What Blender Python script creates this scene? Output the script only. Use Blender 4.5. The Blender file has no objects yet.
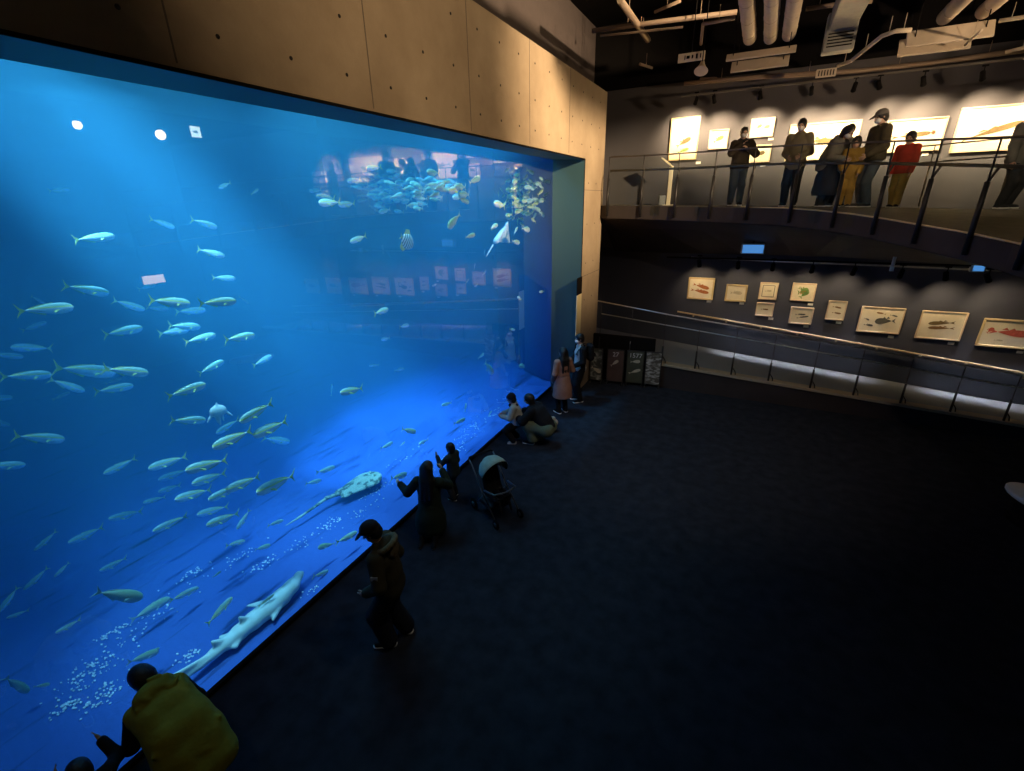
import bpy, bmesh, math, random
import numpy as np
from mathutils import Vector, Matrix
random.seed(7); rng = np.random.default_rng(7)
PI = math.pi
scene = bpy.context.scene
COL = scene.collection

# ------------------------------------------------------------------ camera (eye 4.7 m above the hall floor)
EYE = Vector((0.0, 0.0, 4.7)); FPX = 464.0; CX, CY = 512.0, 385.5
def _basis():
    D = np.array([26.0, 1182.0, FPX]); D /= np.linalg.norm(D)
    F = np.array([250.0, -187.0, FPX]); F -= F.dot(D) * D; F /= np.linalg.norm(F)
    return np.cross(F, -D), F, -D
BX, BY, BZ = _basis()
def ray(px, py):
    r = np.array([px - CX, py - CY, FPX]); return Vector((float(r @ BX), float(r @ BY), float(r @ BZ)))
def on_x(px, py, x):
    w = ray(px, py); return EYE + w * (x / w.x)
def on_y(px, py, y):
    w = ray(px, py); return EYE + w * (y / w.y)
def on_z(px, py, z):
    w = ray(px, py); return EYE + w * ((z - EYE.z) / w.z)
cam_data = bpy.data.cameras.new('camera'); cam = bpy.data.objects.new('camera', cam_data); COL.objects.link(cam)
right = Vector((BX[0], BY[0], BZ[0])); up = -Vector((BX[1], BY[1], BZ[1])); back = -Vector((BX[2], BY[2], BZ[2]))
m = Matrix((right, up, back)).transposed().to_4x4(); m.translation = EYE
cam.matrix_world = m
cam_data.sensor_width = 36; cam_data.lens = FPX / 1024 * 36; cam_data.clip_start = 0.05; cam_data.clip_end = 200
scene.camera = cam

# ------------------------------------------------------------------ materials
def mat(name, color=(.5,.5,.5), rough=.6, metal=0.0, emit=None, estr=0.0, spec=0.5, noise=0.0, nscale=8.0, bump=0.0, bscale=60.0, alpha=None):
    m = bpy.data.materials.new(name); m.use_nodes = True
    nt = m.node_tree; b = nt.nodes['Principled BSDF']
    b.inputs['Base Color'].default_value = (*color, 1); b.inputs['Roughness'].default_value = rough
    b.inputs['Metallic'].default_value = metal; b.inputs['Specular IOR Level'].default_value = spec
    if emit: b.inputs['Emission Color'].default_value = (*emit, 1); b.inputs['Emission Strength'].default_value = estr
    tc = nt.nodes.new('ShaderNodeTexCoord')
    if noise > 0:
        n = nt.nodes.new('ShaderNodeTexNoise'); n.inputs['Scale'].default_value = nscale; n.inputs['Detail'].default_value = 4
        nt.links.new(tc.outputs['Object'], n.inputs['Vector'])
        r = nt.nodes.new('ShaderNodeMapRange'); r.inputs['From Min'].default_value = .25; r.inputs['From Max'].default_value = .75
        r.inputs['To Min'].default_value = 1 - noise; r.inputs['To Max'].default_value = 1 + noise
        nt.links.new(n.outputs['Fac'], r.inputs['Value'])
        mx = nt.nodes.new('ShaderNodeVectorMath'); mx.operation = 'SCALE'; mx.inputs[0].default_value = color
        nt.links.new(r.outputs['Result'], mx.inputs['Scale']); nt.links.new(mx.outputs['Vector'], b.inputs['Base Color'])
    if bump > 0:
        n2 = nt.nodes.new('ShaderNodeTexNoise'); n2.inputs['Scale'].default_value = bscale; n2.inputs['Detail'].default_value = 3
        nt.links.new(tc.outputs['Object'], n2.inputs['Vector'])
        bp = nt.nodes.new('ShaderNodeBump'); bp.inputs['Strength'].default_value = bump; bp.inputs['Distance'].default_value = .02
        nt.links.new(n2.outputs['Fac'], bp.inputs['Height']); nt.links.new(bp.outputs['Normal'], b.inputs['Normal'])
    return m

def glass_mat(name, tint=(1,1,1), base=.04, gain=1.0, rough=0.0):
    """thin clear pane: straight-through transparency plus a fresnel mirror reflection"""
    m = bpy.data.materials.new(name); m.use_nodes = True; nt = m.node_tree; nt.nodes.clear()
    out = nt.nodes.new('ShaderNodeOutputMaterial'); mix = nt.nodes.new('ShaderNodeMixShader')
    tr = nt.nodes.new('ShaderNodeBsdfTransparent'); tr.inputs['Color'].default_value = (*tint, 1)
    gl = nt.nodes.new('ShaderNodeBsdfGlossy'); gl.inputs['Roughness'].default_value = rough
    fr = nt.nodes.new('ShaderNodeFresnel'); fr.inputs['IOR'].default_value = 1.5
    mu = nt.nodes.new('ShaderNodeMath'); mu.operation = 'MULTIPLY_ADD'; mu.use_clamp = True
    mu.inputs[1].default_value = gain; mu.inputs[2].default_value = base
    nt.links.new(fr.outputs[0], mu.inputs[0]); nt.links.new(mu.outputs[0], mix.inputs[0])
    nt.links.new(tr.outputs[0], mix.inputs[1]); nt.links.new(gl.outputs[0], mix.inputs[2])
    nt.links.new(mix.outputs[0], out.inputs['Surface'])
    return m

# ------------------------------------------------------------------ mesh helpers
def link(name, me, parent=None):
    o = bpy.data.objects.new(name, me); COL.objects.link(o)
    if parent is not None: o.parent = parent
    return o
def tag(o, label=None, cat=None, group=None, kind=None):
    if label: o['label'] = label
    if cat: o['category'] = cat
    if group: o['group'] = group
    if kind: o['kind'] = kind
    return o
def empty(name, loc=(0,0,0), rz=0.0):
    o = bpy.data.objects.new(name, None); COL.objects.link(o); o.location = loc; o.rotation_euler = (0,0,rz)
    o.empty_display_size = .1
    return o
def copy_tree(o, parent=None):
    c = o.copy(); COL.objects.link(c)
    if parent is not None: c.parent = parent
    for ch in list(o.children): copy_tree(ch, c)
    return c
class MB:
    """collects faces and links them as one mesh object"""
    def __init__(s): s.v = []; s.f = []; s.m = []; s.mi = 0; s.smooth = []
    def add(s, vs, fs, smooth=False):
        n = len(s.v); s.v += [tuple(v) for v in vs]
        for f in fs: s.f.append(tuple(i + n for i in f)); s.m.append(s.mi); s.smooth.append(smooth)
        return s
    def box(s, c, d, rot=None, taper=1.0):
        hx, hy, hz = d[0]/2, d[1]/2, d[2]/2
        vs = []
        for z in (-hz, hz):
            t = taper if z > 0 else 1.0
            for x, y in ((-hx,-hy),(hx,-hy),(hx,hy),(-hx,hy)): vs.append(Vector((x*t, y*t, z)))
        if rot is not None: vs = [rot @ v for v in vs]
        vs = [v + Vector(c) for v in vs]
        return s.add(vs, [(0,3,2,1),(4,5,6,7),(0,1,5,4),(1,2,6,5),(2,3,7,6),(3,0,4,7)])
    def bevel_box(s, c, d, b, rot=None):
        """box with chamfered vertical and horizontal edges"""
        hx, hy, hz = d[0]/2, d[1]/2, d[2]/2
        rings = []
        for z, k in ((-hz, b), (-hz+b, 0), (hz-b, 0), (hz, b)):
            x, y = hx-k, hy-k; q = b
            ring = [(x-q,-y),(x,-y+q),(x,y-q),(x-q,y),(-x+q,y),(-x,y-q),(-x,-y+q),(-x+q,-y)]
            rings.append([Vector((a_, b_, z)) for a_, b_ in ring])
        vs = [v for r in rings for v in r]
        if rot is not None: vs = [rot @ v for v in vs]
        vs = [v + Vector(c) for v in vs]
        fs = [tuple(reversed(range(8))), tuple(range(24,32))]
        for r in range(3):
            for i in range(8):
                j = (i+1) % 8; fs.append((r*8+i, r*8+j, (r+1)*8+j, (r+1)*8+i))
        return s.add(vs, fs)
    def tube(s, pts, r, n=8, caps=True, flat=1.0):
        pts = [Vector(p) for p in pts]; rs = r if isinstance(r, (list, tuple)) else [r]*len(pts)
        prev = None; rings = []
        for i, p in enumerate(pts):
            t = (pts[min(i+1, len(pts)-1)] - pts[max(i-1, 0)])
            t = t.normalized() if t.length > 1e-9 else Vector((0,0,1))
            if prev is None:
                a = Vector((0,0,1)) if abs(t.z) < .9 else Vector((1,0,0))
                u = t.cross(a).normalized()
            else:
                u = (prev - t*prev.dot(t)); u = u.normalized() if u.length > 1e-6 else t.orthogonal().normalized()
            prev = u; w = t.cross(u)
            rings.append([p + (u*math.cos(2*PI*k/n) + w*math.sin(2*PI*k/n)*flat)*rs[i] for k in range(n)])
        vs = [v for q in rings for v in q]; fs = []
        for i in range(len(pts)-1):
            for k in range(n):
                j = (k+1) % n; fs.append((i*n+k, i*n+j, (i+1)*n+j, (i+1)*n+k))
        s.add(vs, fs, True)
        if caps: 
            N = len(s.v) - len(vs)
            s.f.append(tuple(N+k for k in reversed(range(n)))); s.m.append(s.mi); s.smooth.append(False)
            s.f.append(tuple(N+(len(pts)-1)*n+k for k in range(n))); s.m.append(s.mi); s.smooth.append(False)
        return s
    def lathe(s, prof, c=(0,0,0), n=24, rot=None):
        """profile (radius, height) turned about z"""
        vs = []
        for r, z in prof:
            for k in range(n): vs.append(Vector((r*math.cos(2*PI*k/n), r*math.sin(2*PI*k/n), z)))
        if rot is not None: vs = [rot @ v for v in vs]
        vs = [v + Vector(c) for v in vs]; fs = []
        for i in range(len(prof)-1):
            for k in range(n):
                j = (k+1) % n; fs.append((i*n+k, i*n+j, (i+1)*n+j, (i+1)*n+k))
        fs.append(tuple(reversed(range(n)))); fs.append(tuple((len(prof)-1)*n+k for k in range(n)))
        return s.add(vs, fs, True)
    def ball(s, c, d, n=16, m=10, rot=None):
        vs = []; fs = []
        for i in range(m+1):
            th = PI*i/m
            for k in range(n):
                v = Vector((d[0]/2*math.sin(th)*math.cos(2*PI*k/n), d[1]/2*math.sin(th)*math.sin(2*PI*k/n), d[2]/2*math.cos(th)))
                if rot is not None: v = rot @ v
                vs.append(v + Vector(c))
        for i in range(m):
            for k in range(n):
                j = (k+1) % n; fs.append((i*n+j, i*n+k, (i+1)*n+k, (i+1)*n+j))
        return s.add(vs, fs, True)
    def prism(s, outline, z0, z1, fn=None):
        """outline (x, y) extruded from z0 to z1; fn maps the points afterwards"""
        n = len(outline)
        vs = [Vector((x, y, z0)) for x, y in outline] + [Vector((x, y, z1)) for x, y in outline]
        if fn: vs = [fn(v) for v in vs]
        fs = [tuple(reversed(range(n))), tuple(range(n, 2*n))] + [(i, (i+1) % n, n+(i+1) % n, n+i) for i in range(n)]
        return s.add(vs, fs)
    def build(s, name, mats, parent=None, origin=None):
        me = bpy.data.meshes.new(name)
        vs = s.v
        if origin is not None: vs = [(v[0]-origin[0], v[1]-origin[1], v[2]-origin[2]) for v in vs]
        me.from_pydata(vs, [], s.f)
        if not isinstance(mats, (list, tuple)): mats = [mats]
        for q in mats: me.materials.append(q)
        me.polygons.foreach_set('material_index', s.m); me.polygons.foreach_set('use_smooth', s.smooth)
        me.update()
        o = link(name, me, parent)
        if origin is not None: o.location = origin
        return o
def rotz(a): return Matrix.Rotation(a, 3, 'Z')
def text_curve(body, size, material, name, parent, loc, rot, extrude=.002, align='CENTER'):
    c = bpy.data.curves.new(name, 'FONT'); c.body = body; c.size = size; c.extrude = extrude; c.align_x = align; c.align_y = 'CENTER'
    c.materials.append(material)
    o = bpy.data.objects.new(name, c); COL.objects.link(o); o.parent = parent; o.location = loc; o.rotation_euler = rot
    return o
def text_mesh(body, size, material, name, parent, loc, rot):
    t = text_curve(body, size, material, 'tmp_text', None, (0,0,0), (0,0,0))
    bpy.context.view_layer.update(); me = bpy.data.meshes.new_from_object(t); bpy.data.objects.remove(t)
    o = link(name, me, parent); o.location = loc; o.rotation_euler = rot; return o
def area(name, loc, target, size, power, color, sy=None, spread=None):
    l = bpy.data.lights.new(name, 'AREA'); l.energy = power; l.color = color; l.shape = 'RECTANGLE' if sy else 'SQUARE'; l.size = size
    if sy: l.size_y = sy
    if spread: l.spread = spread
    o = bpy.data.objects.new(name, l); COL.objects.link(o); o.location = loc
    o.rotation_euler = (Vector(target) - Vector(loc)).to_track_quat('-Z', 'Y').to_euler()
    return o
def spot(name, loc, target, power, color, angle=40, blend=.6, radius=.05):
    l = bpy.data.lights.new(name, 'SPOT'); l.energy = power; l.color = color; l.spot_size = math.radians(angle); l.spot_blend = blend
    l.shadow_soft_size = radius
    o = bpy.data.objects.new(name, l); COL.objects.link(o); o.location = loc
    o.rotation_euler = (Vector(target) - Vector(loc)).to_track_quat('-Z', 'Y').to_euler()
    return o

vs_ = scene.view_settings
vs_.view_transform = 'Standard'; vs_.look = 'None'; vs_.exposure = 0; vs_.gamma = 1; vs_.use_curve_mapping = False
scene.cycles.use_denoising = True
scene.cycles.max_bounces = 8; scene.cycles.transparent_max_bounces = 16; scene.cycles.volume_bounces = 1
scene.cycles.diffuse_bounces = 3; scene.cycles.glossy_bounces = 3
scene.cycles.sample_clamp_indirect = 40.0
world = bpy.data.worlds.new('world'); scene.world = world; world.use_nodes = True
world.node_tree.nodes['Background'].inputs[0].default_value = (.1, .12, .2, 1)
world.node_tree.nodes['Background'].inputs[1].default_value = 0.0
# ================================================================== THE SETTING
GX = -4.4      # tank glass plane
WX = -3.64     # front face of the concrete wall
WY = 14.4      # far wall
M = {}
# carpet: near black blue-grey
M['carpet'] = mat('carpet', (.021,.025,.034), .95, noise=.35, nscale=5, bump=.3, bscale=400, spec=.1)
def concrete():
    m = mat('cast_concrete', (.33,.27,.20), .75, bump=.12, bscale=30, spec=.3)
    nt = m.node_tree; b = nt.nodes['Principled BSDF']
    tc = nt.nodes.new('ShaderNodeTexCoord')
    n = nt.nodes.new('ShaderNodeTexNoise'); n.inputs['Scale'].default_value = .9; n.inputs['Detail'].default_value = 7; n.inputs['Roughness'].default_value = .65
    nt.links.new(tc.outputs['Object'], n.inputs['Vector'])
    cr = nt.nodes.new('ShaderNodeValToRGB'); cr.color_ramp.elements[0].position = .3; cr.color_ramp.elements[1].position = .7
    cr.color_ramp.elements[0].color = (.27,.20,.13,1); cr.color_ramp.elements[1].color = (.40,.31,.21,1)
    nt.links.new(n.outputs['Fac'], cr.inputs[0]); nt.links.new(cr.outputs[0], b.inputs['Base Color'])
    return m
M['concrete'] = concrete()
M['dark_hole'] = mat('tie_hole', (.02,.017,.015), .9)
M['seam'] = mat('panel_joint', (.14,.11,.085), .9)
M['tank_wall'] = mat('tank_blue_paint', (.012,.06,.24), .8, noise=.15, nscale=.6)
M['reveal'] = mat('reveal_paint', (.035,.09,.10), .6)
M['wall_navy'] = mat('navy_grey_wall', (.055,.06,.085), .8, noise=.08, nscale=1.5)
M['wall_upper'] = mat('grey_wall', (.085,.08,.088), .8, noise=.06, nscale=1.5)
M['black'] = mat('matt_black', (.007,.006,.006), .8, spec=.08)
M['setback'] = mat('brown_grey_plaster', (.065,.05,.047), .85, noise=.08)
M['brown'] = mat('brown_soffit', (.03,.022,.02), .8, noise=.3, nscale=2)
M['deck_carpet'] = mat('walkway_carpet', (.10,.085,.07), .9, noise=.2, nscale=6)
M['pale_floor'] = mat('ramp_floor', (.22,.22,.25), .6)
M['tan'] = mat('tan_curb', (.36,.30,.2), .6)

mb = MB(); mb.add([(GX,-8,0),(16,-8,0),(16,WY,0),(GX,WY,0)], [(0,1,2,3)])
tag(mb.build('floor', M['carpet']), kind='structure')
mb = MB(); mb.box((5.7, 3.2, 9.1), (21, 22.8, .2)); tag(mb.build('ceiling', M['black']), kind='structure')
mb = MB(); mb.box((5.6, WY+.15, 1.7), (20.8, .3, 3.4)); tag(mb.build('wall_far', M['wall_navy']), kind='structure')
mb = MB(); mb.box((5.6, WY+.15, 5.45), (20.8, .3, 4.1)); tag(mb.build('wall_upper_far', M['wall_upper']), kind='structure')
mb = MB(); mb.box((5.6, WY+.15, 8.25), (20.8, .3, 1.5)); tag(mb.build('wall_header_far', M['black']), kind='structure')
mb = MB(); mb.box((16.1, 3.2, 4.5), (.2, 22.8, 9)); tag(mb.build('wall_right', M['wall_navy']), kind='structure')
mb = MB(); mb.box((5.7, -8.1, 4.5), (20.6, .2, 9)); tag(mb.build('wall_back', M['black']), kind='structure')

# concrete wall with the window opening: y -5.5..10.93, z 0..5.55
OY0, OY1, OZ = -5.5, 10.93, 5.62
mb = MB(); T = GX - WX
mb.box(((WX+GX)/2, (12.45-8)/2, (OZ+7.1)/2), (.76, 20.45, 7.1-OZ))
mb.box(((WX+GX)/2, (OY1+.02+12.45)/2, OZ/2), (.76, 12.45-OY1-.02, OZ))
mb.box(((WX+GX)/2, (OY0-8)/2, OZ/2), (.76, 8+OY0, OZ))
mb.box((WX-.03, (OY0+OY1)/2, OZ-.025), (.06, OY1-OY0, .05))
mb.mi = 1                                       # form-tie holes and panel joints in the concrete
for zz in (5.85, 6.3, 6.82):
    y = 1.4
    while y < 12.3:
        mb.lathe([(.016,-.004),(.016,.003)], (WX, y, zz), 10, Matrix.Rotation(PI/2, 3, 'Y')); y += .62
for zz in (.6, 1.5, 2.4, 3.3, 4.2, 5.1):
    for y in (11.25, 11.85): mb.lathe([(.016,-.004),(.016,.003)], (WX, y, zz), 10, Matrix.Rotation(PI/2, 3, 'Y'))
mb.mi = 2
for y in (.4, 2.3, 4.2, 6.1, 8.0, 9.9): mb.box((WX, y, (OZ+7.1)/2), (.006, .012, 7.1-OZ))
for z in (1.05, 3.0, 4.95): mb.box((WX, (OY1+12.45)/2, z), (.006, 12.4-OY1, .012))
tag(mb.build('wall_tank', [M['concrete'], M['dark_hole'], M['seam']]), kind='structure')
# painted reveal lining round the window, dark steel edge
mb = MB()
mb.add([(WX-.002,OY0,5.565),(WX-.002,OY1,5.565),(GX,OY1,5.61),(GX,OY0,5.61),(WX-.002,OY0,5.58),(WX-.002,OY1,5.58),(GX,OY1,5.625),(GX,OY0,5.625)], [(0,1,2,3),(7,6,5,4),(0,4,5,1),(3,2,6,7)])
mb.box(((WX+GX)/2, OY1+.01, OZ/2), (.758, .02, OZ))
tag(mb.build('trim_1', M['reveal']), kind='structure')
mb = MB()
mb.box((WX+.004, (OY0+OY1)/2, 5.578), (.012, OY1-OY0+.03, .026)); mb.box((WX+.004, OY1+.012, 2.79), (.012, .025, 5.58))
tag(mb.build('trim_2', M['black']), kind='structure')
mb = MB(); mb.box((GX+.02, (OY0+OY1)/2, .025), (.05, OY1-OY0, .05)); tag(mb.build('trim_3', M['black']), kind='structure')
# wall set back above the concrete ledge, and the dark return beyond its end
mb = MB(); mb.box((-4.7, 3.2, 8.05), (.2, 22.8, 1.9)); tag(mb.build('wall_setback', M['setback']), kind='structure')
mb = MB(); mb.box((-4.7, 13.45, 3.55), (.2, 2.0, 7.1)); tag(mb.build('wall_return', M['setback']), kind='structure')

# the tank: end wall close by the window's right edge, back wall, painted sides
TX = -17.0
mb = MB()
mb.box((TX-.1, 3, 5.1), (.2, 30, 10.6))                       # back
mb.box((-10.8, 16.1, 5.1), (12.4, .2, 10.6)); mb.box((-10.8, -9.1, 5.1), (12.4, .2, 10.6))
PIER = [(-4.41,11.35),(-4.9,11.5),(-5.6,11.95),(-6.4,12.7),(-7.2,13.6),(-8.0,14.7),(-8.6,16.2)]      # curved end wall beside the window
def ywall(x):
    for (xa, ya), (xb, yb) in zip(PIER[:-1], PIER[1:]):
        if xb <= x <= xa: return ya+(yb-ya)*(x-xa)/(xb-xa)
    return 15.9 if x < -8.6 else 11.3
kk = len(PIER); mb.add([(x, y, 0) for x, y in PIER]+[(x, y, 7.05) for x, y in PIER], [(i, i+1, kk+i+1, kk+i) for i in range(kk-1)], True)
mb.box((-10.9, 3.5, 10.3), (12.6, 25.4, .2)); mb.box((-4.72, 3.5, 9.6), (.1, 25, 1.3))
tag(mb.build('wall_aquarium', M['tank_wall']), kind='structure')
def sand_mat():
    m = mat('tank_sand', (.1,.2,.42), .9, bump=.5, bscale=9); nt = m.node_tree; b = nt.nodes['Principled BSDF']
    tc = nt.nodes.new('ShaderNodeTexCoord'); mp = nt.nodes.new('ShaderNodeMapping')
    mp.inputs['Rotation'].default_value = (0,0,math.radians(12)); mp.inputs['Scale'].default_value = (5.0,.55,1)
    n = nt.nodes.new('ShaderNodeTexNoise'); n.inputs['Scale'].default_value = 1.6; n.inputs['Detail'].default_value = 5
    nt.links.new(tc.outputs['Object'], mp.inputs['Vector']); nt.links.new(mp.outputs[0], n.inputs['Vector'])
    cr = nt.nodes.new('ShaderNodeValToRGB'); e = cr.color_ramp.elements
    e[0].position = .27; e[0].color = (.015,.03,.09,1); e[1].position = .40; e[1].color = (.06,.14,.46,1)  # the blue of the tank lighting is mixed into the sand colour
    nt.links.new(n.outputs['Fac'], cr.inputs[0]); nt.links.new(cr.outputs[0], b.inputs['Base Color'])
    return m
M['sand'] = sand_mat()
mb = MB(); n = 60; xs = [GX - i*(12.5/n) for i in range(n+1)]; ys = [-8.9 + j*24.8/n for j in range(n+1)]
vs = [(x, y, .03*math.sin(x*3+y*.7) * min(1,(GX-x)) + (.015*math.sin(y*1.9))*min(1,(GX-x)) - .02) for x in xs for y in ys]
mb.add(vs, [(i*(n+1)+j, i*(n+1)+j+1, (i+1)*(n+1)+j+1, (i+1)*(n+1)+j) for i in range(n) for j in range(n)], True)
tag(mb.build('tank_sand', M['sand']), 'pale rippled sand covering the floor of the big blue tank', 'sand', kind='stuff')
# acrylic window
M['acrylic'] = glass_mat('acrylic', (.97,.99,1), base=.03, gain=2.6)
mb = MB(); mb.add([(GX,OY0,0),(GX,OY1+.3,0),(GX,OY1+.3,5.7),(GX,OY0,5.7)], [(0,1,2,3)])
tag(mb.build('window_1', M['acrylic']), kind='structure')
# sea water
m = bpy.data.materials.new('sea_water'); m.use_nodes = True; nt = m.node_tree; nt.nodes.clear()
out = nt.nodes.new('ShaderNodeOutputMaterial'); ad = nt.nodes.new('ShaderNodeAddShader')
sc_ = nt.nodes.new('ShaderNodeVolumeScatter'); ab = nt.nodes.new('ShaderNodeVolumeAbsorption')
sc_.inputs['Color'].default_value = (.16,.66,.97,1); sc_.inputs['Density'].default_value = .088; sc_.inputs['Anisotropy'].default_value = .0
ab.inputs['Color'].default_value = (.0,.55,.93,1); ab.inputs['Density'].default_value = .17
nt.links.new(sc_.outputs[0], ad.inputs[0]); nt.links.new(ab.outputs[0], ad.inputs[1]); nt.links.new(ad.outputs[0], out.inputs['Volume'])
M['water'] = m
mb = MB(); mb.prism([(GX-.01,-8.9),(GX-.01,11.33)]+[(x+.01,y-.02) for x, y in PIER[1:-1]]+[(-8.55,15.9),(-16.9,15.9),(-16.9,-8.9)], .02, 6.2); w = mb.build('tank_water', M['water'])
tag(w, 'clear blue sea water filling the big tank', 'water', kind='stuff')
BL = (.24,.72,1.0)
area('tank_lamp_main', (-6.6, 6.0, 8.0), (-6.6, 6.2, 0), 1.6, 340, BL, 4.0)
spot('tank_spot_a', (-6.8, -.6, 9.8), (-6.6, 6.6, .3), 23000, BL, 20, .8, .12)
spot('tank_spot_c', (-8.5, 1.2, 9.8), (-7.6, 8.2, .3), 12000, BL, 16, .7, .12)
spot('tank_spot_d', (-7.5, -2.2, 9.8), (-7.5, 2.0, 3.5), 3800, BL, 30, .9, .12)
spot('tank_spot_b', (-5.9, 9.6, 9.6), (-5.5, 9.6, 0), 5200, (.10,.55,1), 44, .8, .15)
for k_, (y_, p_) in enumerate(((.6, 1600), (2.8, 4600), (5.0, 4200), (7.0, 3400), (9.0, 2200))): spot('tank_front_spot', (-5.1, y_, 9.9), (-5.3, y_, 0), p_, (.30,.80,1), 27, .8, .1)
# ================================================================== organic surfaces (bodies, clothes): smooth blends of tapered limbs
class SDF:
    def __init__(s, h=.009): s.p = []; s.h = h
    def cone(s, a, b, r0, r1, k=.02, flat=None): s.p.append(('c', np.array(a, float), np.array(b, float), r0, r1, k, flat)); return s
    def chain(s, pts, rs, k=.02):
        for i in range(len(pts)-1): s.cone(pts[i], pts[i+1], rs[i], rs[i+1], k)
        return s
    def ell(s, c, d, R=None, k=.02): s.p.append(('e', np.array(c, float), np.array(d, float)/2, np.array(R, float) if R is not None else np.eye(3), 0, k, None)); return s
    def cut(s, point, normal): s.p.append(('x', np.array(point, float), np.array(normal, float), 0, 0, 0, None)); return s
    def carve(s, c, d, R=None): s.p.append(('s', np.array(c, float), np.array(d, float)/2, np.array(R, float) if R is not None else np.eye(3), 0, 0, None)); return s
    def mesh(s, mb, smooth=True):
        lo = np.array([1e9]*3); hi = -lo
        for q in s.p:
            if q[0] == 'c':
                r = max(q[3], q[4]); lo = np.minimum(lo, np.minimum(q[1], q[2]) - r); hi = np.maximum(hi, np.maximum(q[1], q[2]) + r)
            elif q[0] == 'e':
                r = q[2].max(); lo = np.minimum(lo, q[1] - r); hi = np.maximum(hi, q[1] + r)
        h = s.h; lo = lo - 3*h; hi = hi + 3*h
        n = np.ceil((hi-lo)/h).astype(int) + 1
        G = [lo[i] + h*np.arange(n[i]) for i in range(3)]
        F = np.full(tuple(n), .12)
        for q in s.p:
            pad = .06
            if q[0] == 'c':
                r = max(q[3], q[4]); a, b = np.minimum(q[1], q[2]) - r - pad, np.maximum(q[1], q[2]) + r + pad
            elif q[0] in 'es':
                r = q[2].max(); a, b = q[1] - r - pad, q[1] + r + pad
            else: a, b = lo, hi
            i0 = np.clip(np.floor((a-lo)/h).astype(int), 0, n-1); i1 = np.clip(np.ceil((b-lo)/h).astype(int)+1, 1, n)
            sl = tuple(slice(i0[i], i1[i]) for i in range(3))
            X, Y, Z = np.meshgrid(G[0][sl[0]], G[1][sl[1]], G[2][sl[2]], indexing='ij')
            if q[0] == 'c':
                A, B = q[1], q[2]; ba = B-A; L2 = ba @ ba + 1e-12
                px, py, pz = X-A[0], Y-A[1], Z-A[2]
                t = np.clip((px*ba[0]+py*ba[1]+pz*ba[2])/L2, 0, 1)
                d = np.sqrt((px-t*ba[0])**2+(py-t*ba[1])**2+(pz-t*ba[2])**2) - (q[3]+(q[4]-q[3])*t)
            elif q[0] in 'es':
                R = q[3]; px, py, pz = X-q[1][0], Y-q[1][1], Z-q[1][2]
                u = (R[0,0]*px+R[1,0]*py+R[2,0]*pz)/q[2][0]; v = (R[0,1]*px+R[1,1]*py+R[2,1]*pz)/q[2][1]; w = (R[0,2]*px+R[1,2]*py+R[2,2]*pz)/q[2][2]
                l = np.sqrt(u*u+v*v+w*w); g = np.sqrt((u/q[2][0])**2+(v/q[2][1])**2+(w/q[2][2])**2)+1e-9
                d = l*(l-1)/g
            else:
                d = (X-q[1][0])*q[2][0]+(Y-q[1][1])*q[2][1]+(Z-q[1][2])*q[2][2]
            f = F[sl]
            if q[0] in 'ce':
                k = q[5]; e = np.clip(.5+.5*(f-d)/k, 0, 1) if k > 0 else (d < f)*1.0
                F[sl] = f*(1-e)+d*e - (k*e*(1-e) if k > 0 else 0)
            elif q[0] == 's': F[sl] = np.maximum(f, -d)
            else: F[sl] = np.maximum(f, d)
        S = F < 0
        c = [S[:-1,:-1,:-1],S[1:,:-1,:-1],S[:-1,1:,:-1],S[1:,1:,:-1],S[:-1,:-1,1:],S[1:,:-1,1:],S[:-1,1:,1:],S[1:,1:,1:]]
        cnt = sum(x.astype(np.int8) for x in c); act = (cnt > 0) & (cnt < 8)
        idx = -np.ones(act.shape, int); I = np.argwhere(act)
        if len(I) == 0: return mb
        idx[tuple(I.T)] = np.arange(len(I))
        acc = np.zeros((len(I), 3)); wt = np.zeros(len(I))
        off = [(0,0,0),(1,0,0),(0,1,0),(1,1,0),(0,0,1),(1,0,1),(0,1,1),(1,1,1)]
        val = [F[I[:,0]+o[0], I[:,1]+o[1], I[:,2]+o[2]] for o in off]
        for a in range(8):
            for b in range(a+1, 8):
                if sum(abs(off[a][k]-off[b][k]) for k in range(3)) != 1: continue
                fa, fb = val[a], val[b]; mm = (fa < 0) != (fb < 0)
                t = np.where(mm, fa/(fa-fb+1e-12), 0)
                for k in range(3): acc[:,k] += np.where(mm, off[a][k]+t*(off[b][k]-off[a][k]), 0)
                wt += mm
        V = lo + h*(I + acc/wt[:,None]); faces = []
        for ax in range(3):
            o1, o2 = [(1,2),(2,0),(0,1)][ax]
            s0 = S[tuple(slice(None,-1) if k == ax else slice(None) for k in range(3))]; s1 = S[tuple(slice(1,None) if k == ax else slice(None) for k in range(3))]
            E = np.argwhere(s0 != s1)
            E = E[(E[:,o1] > 0) & (E[:,o2] > 0) & (E[:,o1] < n[o1]-1) & (E[:,o2] < n[o2]-1)]
            def g(d1, d2):
                J = E.copy(); J[:,o1] -= d1; J[:,o2] -= d2; return idx[tuple(J.T)]
            q = np.stack([g(1,1), g(0,1), g(0,0), g(1,0)], 1)
            inside = s0[tuple(E.T)]
            q = np.where(inside[:,None], q, q[:,::-1]); faces.append(q[(q >= 0).all(1)])
        Q = np.concatenate(faces)
        mb.add([tuple(v) for v in V.tolist()], [tuple(f) for f in Q.tolist()], smooth)
        return mb
def V3(*a): return np.array(a if len(a) == 3 else a[0], float)
def unit(v): v = np.asarray(v, float); return v/(np.linalg.norm(v)+1e-12)
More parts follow.
